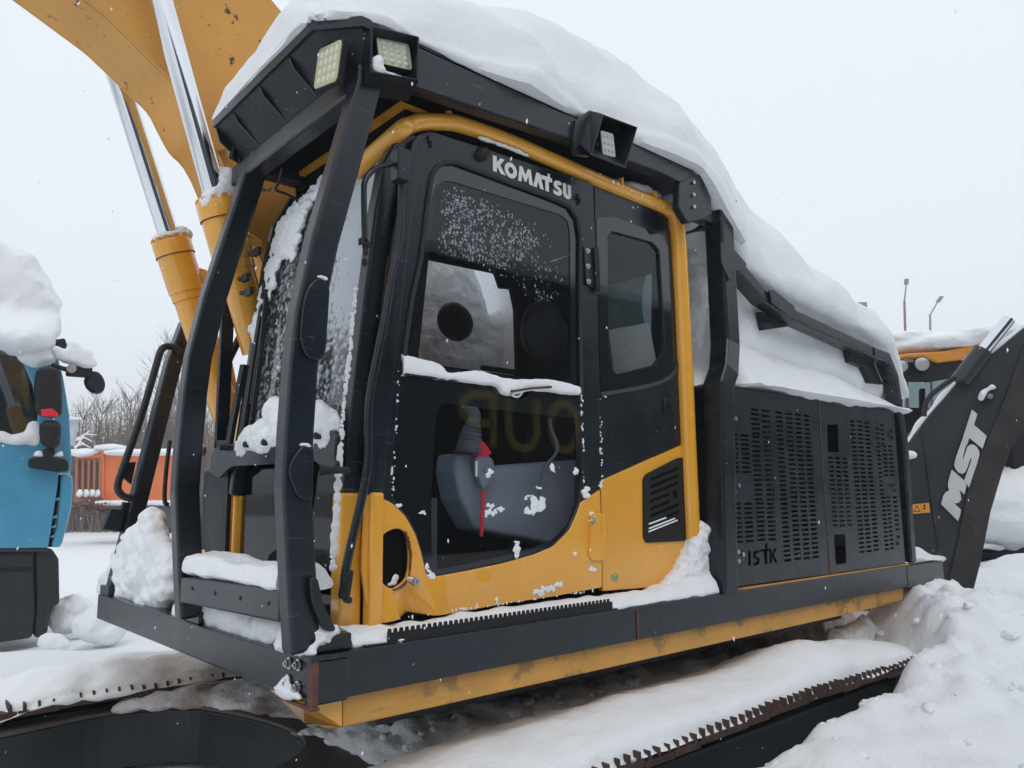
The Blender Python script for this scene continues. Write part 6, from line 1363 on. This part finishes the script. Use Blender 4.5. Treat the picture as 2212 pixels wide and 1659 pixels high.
# ================================================================ backhoe loader on the right
LD = VP(9.0, math.radians(-8), 2050); lb_ = LD(2050, 1330); LO = empty('backhoe_loader', (lb_.x, lb_.y, .4)); tag(LO, 'orange-roofed backhoe loader with round roof lamps behind the excavator', 'backhoe loader')
def z5(x, y): return ((3280+x*.6627)*.576, (1250+y*.6631)*.576)
def lpz(pts, off, dep, nm, m, par=LO, bevel=.02, seg=2, V_=LD): return MB().prism([V_(x, y, off) for x, y in pts], V_.n*dep).build(nm, m, par, bevel=bevel, bseg=seg)
lpz([z5(92, 128), z5(180, 112), z5(400, 98), z5(620, 52), z5(900, 40), z5(900, 100), z5(640, 88), z5(520, 110), z5(500, 148), z5(360, 165), z5(320, 152), z5(180, 140), z5(115, 165), z5(98, 172)], 0, 1.4, 'roof', M['lcab'], LO, .03, 3)
lpz([z5(105, 165), z5(520, 150), z5(900, 110), z5(900, 240), z5(470, 245), z5(320, 272), z5(125, 268)], .06, .10, 'upper_frame', M['black'], LO)
lpz([z5(130, 268), z5(162, 268), z5(168, 720), z5(140, 720)], .06, .10, 'corner_pillar', M['black'], LO)
lpz([z5(162, 268), z5(640, 235), z5(640, 900), z5(168, 900)], .1, .008, 'side_glass', M['glass_loader'], LO, 0)
lpz([z5(90, 420), z5(900, 420), z5(900, 900), z5(150, 900)], 1.3, .05, 'cab_back', M['grey_dk'], LO)
lpz([z5(260, 310), z5(290, 310), z5(290, 900), z5(260, 900)], 1.1, .08, 'rear_pillar', M['black'], LO)
lpz([z5(170, 620), z5(420, 600), z5(420, 900), z5(170, 900)], .5, .4, 'seat', M['black'], LO, .06, 3)
for x, y, r_ in ((150, 187, .078), (265, 175, .092)):
    c = LD(*z5(x, y), -.02); b = MB(); b.tube([c+LD.n*.1, c, c-LD.n*.02], [r_*.6, r_, r_], 24); lo2 = b.build('roof_lamp', M['black'], LO, 40)
    MB().tube([c-LD.n*.02, c-LD.n*.03, c-LD.n*.036], [r_*.88, r_*.85, r_*.5], 24).build('lens', mat('clear_lamp', (.5, .52, .52), .1, .3, coat=1), lo2, 60)
# chassis and dark tyre at the right edge
lpz([z5(600, 1105), z5(1000, 1110), z5(1000, 1160), z5(640, 1165)], .3, 1.0, 'chassis_rail', M['black'], LO, .01)
c = LD(*z5(790, 1230), .5); b = MB(); b.tube([c, c+LD.n*.5], 1.05, 40); wh = b.build('rear_wheel', M['rubber'], LO, 40)
b = MB()
for i in range(24):
    an = i*math.pi/12; rd_ = LD.a*math.cos(an)+Vector((0, 0, math.sin(an))); b.obox(c+LD.n*.2+rd_*1.04, rd_*.05, (-LD.a*math.sin(an)+Vector((0, 0, math.cos(an))))*.06, LD.n*.25)
b.build('tyre_lugs', M['rubber'], wh)
tprisms = [(z5(610, 1200), z5(700, 1195), z5(712, 1215), z5(620, 1225)), (z5(600, 1240), z5(690, 1235), z5(700, 1255), z5(610, 1262)), (z5(590, 1300), z5(700, 1290), z5(710, 1310), z5(600, 1322))]
for t_ in tprisms: lpz(list(t_), .2, .3, 'step', M['black'], LO, .01)
lpz([z5(780, 560), z5(900, 500), z5(900, 900), z5(790, 880)], .2, .3, 'stabiliser_leg', M['black'], LO)
# digging arm with the lettering
AD = VP(7.0, math.radians(-12), 2050)
arm = [z5(165, 665), z5(290, 490), z5(480, 270), z5(845, -30), z5(1100, -200), z5(1100, 150), z5(860, 500), z5(775, 640), z5(720, 790), z5(655, 1010), z5(600, 1290), z5(570, 1420), z5(540, 1450), z5(410, 1430), z5(370, 1270), z5(215, 1250), z5(200, 1100), z5(180, 800)]
ao = (AD(2050, 1000).x, AD(2050, 1000).y, 0)
def a2(p, off=0): v = AD(p[0], p[1], off); return ((v-AD(2050, 1000)).dot(AD.a), v.z)
am = plateF('digging_arm', [[a2(p) for p in arm]], Vector(ao)+AD.n*.16, AD.a, (0, 0, 1), .28, M['armdark'], LO, bev=.012)
def dec(pts, nm, m, off, t=.003, par=am, bev=0): return plateF(nm, [[a2(p, off) for p in pts]], Vector(ao)+AD.n*(off), AD.a, (0, 0, 1), t, m, par, bev=bev)
dec([z5(845, 60), z5(1100, -100), z5(1100, 150), z5(860, 500), z5(775, 640), z5(720, 790), z5(655, 1010), z5(600, 1290), z5(560, 1445), z5(410, 1425), z5(470, 1160), z5(520, 900), z5(600, 680), z5(700, 460), z5(760, 300)], 'outer_web', M['armworn'], .012, .02, bev=.006)
dec([z5(262, 520), z5(285, 500), z5(325, 850), z5(385, 1280), z5(365, 1280), z5(310, 900)], 'weld_fold', M['armworn'], .014, .015, bev=.004)
# letters traced as shapes standing on the arm
T_ = [z5(547, 433), z5(582, 455), z5(566, 522), z5(634, 578), z5(608, 652), z5(500, 592), z5(518, 550)]
S_ = [z5(500, 590), z5(520, 612), z5(540, 628), z5(560, 632), z5(594, 668), z5(583, 735), z5(537, 873), z5(480, 800), z5(455, 770), z5(450, 725), z5(470, 670)]
M_ = [z5(437, 772), z5(460, 800), z5(500, 845), z5(524, 858), z5(512, 915), z5(484, 925), z5(488, 968), z5(472, 1060), z5(376, 964), z5(398, 905), z5(420, 880), z5(416, 830)]
def zl(x, y): return ((3500+x*.2895)*.576, (1500+y*.2893)*.576)
dec([zl(*p) for p in ((500, 124), (570, 182), (527, 322), (691, 465), (637, 632), (467, 492), (430, 600), (383, 487))], 'letter_t', M['silver'], -.004, .004)
dec([zl(*p) for p in ((380, 500), (436, 560), (408, 640), (383, 740), (388, 772), (410, 700), (440, 610), (480, 578), (520, 578), (565, 610), (595, 668), (599, 715), (565, 830), (520, 960), (463, 1135), (400, 1045), (430, 960), (470, 850), (492, 780), (490, 738), (470, 790), (440, 880), (415, 935), (375, 960), (325, 940), (285, 890), (270, 840), (285, 770), (330, 640))], 'letter_s', M['silver'], -.004, .004)
dec([zl(*p) for p in ((240, 903), (405, 1050), (430, 1105), (404, 1223), (332, 1162), (352, 1215), (362, 1290), (330, 1330), (272, 1342), (358, 1422), (345, 1500), (319, 1569), (100, 1350), (130, 1240), (160, 1195), (205, 1172), (190, 1120), (192, 1060), (215, 980))], 'letter_m', M['silver'], -.0045, .004)
wl_ = dec([z5(208, 968), z5(308, 958), z5(314, 1014), z5(214, 1022)], 'warning_label', M['sticker'], -.004, .003)
dec([z5(220, 1010), z5(238, 972), z5(258, 1007)], 'warning_triangle', M['gloss'], -.006, .001, wl_)
dec([z5(226, 1006), z5(238, 980), z5(252, 1004)], 'triangle_inner', M['sticker'], -.0075, .001, wl_)
dec([z5(272, 980), z5(282, 966), z5(290, 979)], 'arrow', M['gloss'], -.006, .001, wl_); dec([z5(272, 986), z5(290, 985), z5(281, 1000)], 'arrow', M['gloss'], -.006, .001, wl_)
c = AD(*z5(640, 362), -.02); MB().tube([c+AD.n*.05, c-AD.n*.05], .05, 20).build('pivot_pin', M['black'], am, 40); MB().tube([c-AD.n*.05, c-AD.n*.07], .025, 8).build('pin_bolt', M['steel'], am, 40)
MB().prism([AD(*z5(x, y), -.03) for x, y in ((610, 330), (695, 285), (705, 292), (650, 375), (620, 390))], AD.n*.04).build('pin_keeper', M['black'], am, bevel=.01)
# dipper cylinder along the arm's top
a1 = AD(*z5(482, 275), -.02); a3 = AD(*z5(615, 100), -.02); a4 = AD(*z5(760, -80), -.02)
MB().tube([a1, a3], .085, 20).build('ram_barrel', M['armdark'], LO, 40); MB().tube([a3, a4], .055, 20).build('ram_rod', M['chrome'], LO, 40)
hz = cat([AD(*z5(x, y), -.03) for x, y in ((530, 170), (470, 235), (380, 300), (310, 360), (285, 420), (280, 470))], 6); MB().tube(hz, .022, 8).build('hydraulic_hose', M['rubber'], LO, 50)
lpz([z5(160, 1440), z5(400, 1270), z5(420, 1430), z5(300, 1480), z5(170, 1520)], .1, .3, 'arm_foot', M['armdark'], LO, .02, 2, AD)
MB().beam([AD(*z5(-100, 1590), .2), AD(*z5(0, 1560), .2), AD(*z5(130, 1590), .2)], .06, .08, (0, 0, 1)).build('linkage', M['armdark'], LO)
# snow on the loader
def lsn(spots, label, seed, V_=LD, nm='snow_mound', amp=.12, f=z5): tag(mass(nm, [(V_(*f(x, y), off), (rx_, ry_, rz_)) for x, y, off, rx_, ry_, rz_ in spots], M['snow'], .02, .012, 6, seed, ba=.08, sm=3), label, 'snow', 'snow lying on the backhoe loader')
lsn([(130, 104, .5, .42, .6, .10), (230, 92, .5, .5, .6, .13), (350, 80, .5, .6, .6, .14), (480, 64, .5, .6, .6, .14), (600, 42, .5, .7, .6, .13), (750, 30, .5, .8, .6, .14), (300, 80, 1.0, 1.2, .5, .14)], 'long snow slab on the orange loader roof', 4)
eds = [z5(165, 672), z5(215, 600), z5(290, 495), z5(385, 385), z5(480, 278), z5(600, 180), z5(700, 95), z5(845, -25)]
eds3 = cat([AD(x, y, .10) for x, y in eds], 5); b = MB()
b.tube(eds3, [.05+.012*math.sin(i*.9) for i in range(len(eds3))], 12); tag(b.build('snow_strip', M['snow'], None, 60), 'thin sloping strip of snow along the upper edge of the digging arm', 'snow', 'snow lying on the backhoe loader')
lsn([(620, 340, -.06, .09, .03, .05), (600, 360, -.06, .05, .03, .05), (670, 305, -.06, .07, .03, .03)], 'snow clod on the pivot pin of the digging arm', 6, AD, 'snow_clod')
lsn([(250, 1268, 0, .12, .12, .05), (312, 1275, 0, .22, .12, .04), (228, 1250, 0, .07, .1, .07)], 'snow at the foot of the arm by the engine doors', 7, AD, 'snow_dab')
lsn([(182, 692, -.0, .05, .1, .05)], 'small snow lump on the front pin of the digging arm', 8, AD, 'snow_dab')
lsn([(760, 1000, .4, .7, .6, .45), (900, 960, .4, .6, .6, .5), (900, 1060, .5, .9, .6, .25), (700, 1070, .4, .35, .4, .2)], 'rounded snow heap on the loader chassis right of the arm', 9, LD, 'snow_heap', .08)
lsn([(640, 1205, .15, .14, .1, .03), (680, 1212, .15, .1, .1, .03)], 'snow on the upper step of the loader', 10, LD, 'snow_dab')
lsn([(640, 1305, .15, .14, .1, .03), (680, 1300, .15, .1, .1, .03)], 'snow on the lowest step of the loader', 12, LD, 'snow_dab')
lsn([(760, 1470, -.8, .9, .6, .25), (930, 1440, -.6, .7, .6, .35), (600, 1480, -.5, .6, .5, .2)], 'snow mounds at the wheel of the loader', 11, LD, 'snow_mound', .08)
# falling snow
random.seed(77); fl_ = MB()
for i in range(420):
    px, py = random.uniform(0, 2212), random.uniform(0, 1659); d = random.uniform(.9, 6); c = CAM+ray(px, py)*d
    r_ = random.uniform(.0011, .0024); t = Vector((random.uniform(-.5, .2), random.uniform(-.2, .2), -1)).normalized()*r_*random.uniform(1.2, 2.2)
    s1_ = t.cross(Vector((.3, 1, .2))).normalized()*r_*.7; s2_ = t.cross(s1_).normalized()*r_*.7
    fl_.add([c-t, c+s1_, c+s2_, c-s1_, c-s2_, c+t], [(0, 1, 2), (0, 2, 3), (0, 3, 4), (0, 4, 1), (5, 2, 1), (5, 3, 2), (5, 4, 3), (5, 1, 4)])
tag(fl_.build('falling_snow', M['snow']), 'sparse snowflakes drifting down through the air', 'snowflakes', kind='stuff')

# ================================================================ building behind the photographer: seen only mirrored in the cab's glass and paint
BYY = -15.0; yw = 2*YD-BYY
bl = empty('building', (12, BYY-4, .3)); tag(bl, 'dark industrial building with yellow letters, seen only as a reflection in the cab glass', 'building')
MB().box((-14, BYY, .3), (60, BYY-8, 8.9)).build('wall', mat('dark_cladding', (.035, .04, .045), .7, var=.2, vscale=.6), bl)
MB().box((-14.2, BYY+.15, 8.9), (60.2, BYY-8.2, 9.2)).build('roof', mat('roof_snow', (.6, .62, .66), .8), bl)
M['sign'] = mat('yellow_sign_letters', (.62, .50, .12), .6)
def mirr(k, x, y): return SY(*q(k, x, y), yw)
l_ = mirr(5, 870, 1170); r_e = mirr(5, 1660, 1170); t_ = mirr(5, 1240, 1010); b_ = mirr(5, 1240, 1330)
hh = t_.z-b_.z; zb = b_.z; wch = (r_e.x-l_.x)/3.5
GL = {'P': [[(.1, 0), (.1, 1), (.6, 1), (.85, .88), (.9, .72), (.85, .56), (.6, .45), (.1, .45)]], 'U': [[(.1, 1), (.1, .3), (.25, .06), (.5, 0), (.75, .06), (.9, .3), (.9, 1)]], 'O': [ring(.5, .5, .42, .5, 20)],
      'R': [[(.1, 0), (.1, 1), (.6, 1), (.85, .88), (.9, .72), (.85, .56), (.6, .45), (.1, .45)], [(.5, .45), (.9, 0)]], 'G': [[(.9, .85), (.5, 1), (.15, .8), (.08, .5), (.15, .2), (.5, 0), (.9, .15), (.9, .45), (.55, .45)]]}
for i, ch in enumerate('PUORG'):
    x0_ = l_.x+i*wch*1.22
    strokes('letter', [[((1-x)*wch, y*hh) for x, y in pl2] for pl2 in GL[ch]], lambda x, y, d, x0_=x0_: Vector((x0_+x, BYY+.02+d*30, zb+y)), hh*.15, M['sign'], bl)

# ================================================================ falling-snow air: one even volume round everything
MB().box((-500, -90, -1.2), (800, 1000, 16)).build('haze', M['snow'])
hz_ = bpy.data.objects['haze']; hm = bpy.data.materials.new('haze_air'); hm.use_nodes = True; hn = hm.node_tree.nodes; hn.clear()
ho = hn.new('ShaderNodeOutputMaterial'); hv = hn.new('ShaderNodeVolumePrincipled'); hv.inputs['Color'].default_value = (.95, .97, 1, 1); hv.inputs['Density'].default_value = .0038; hv.inputs['Anisotropy'].default_value = .2
hm.node_tree.links.new(hv.outputs[0], ho.inputs['Volume']); hz_.data.materials.clear(); hz_.data.materials.append(hm); tag(hz_, 'pale snowy air that fades the far trees and poles', 'haze', kind='stuff')
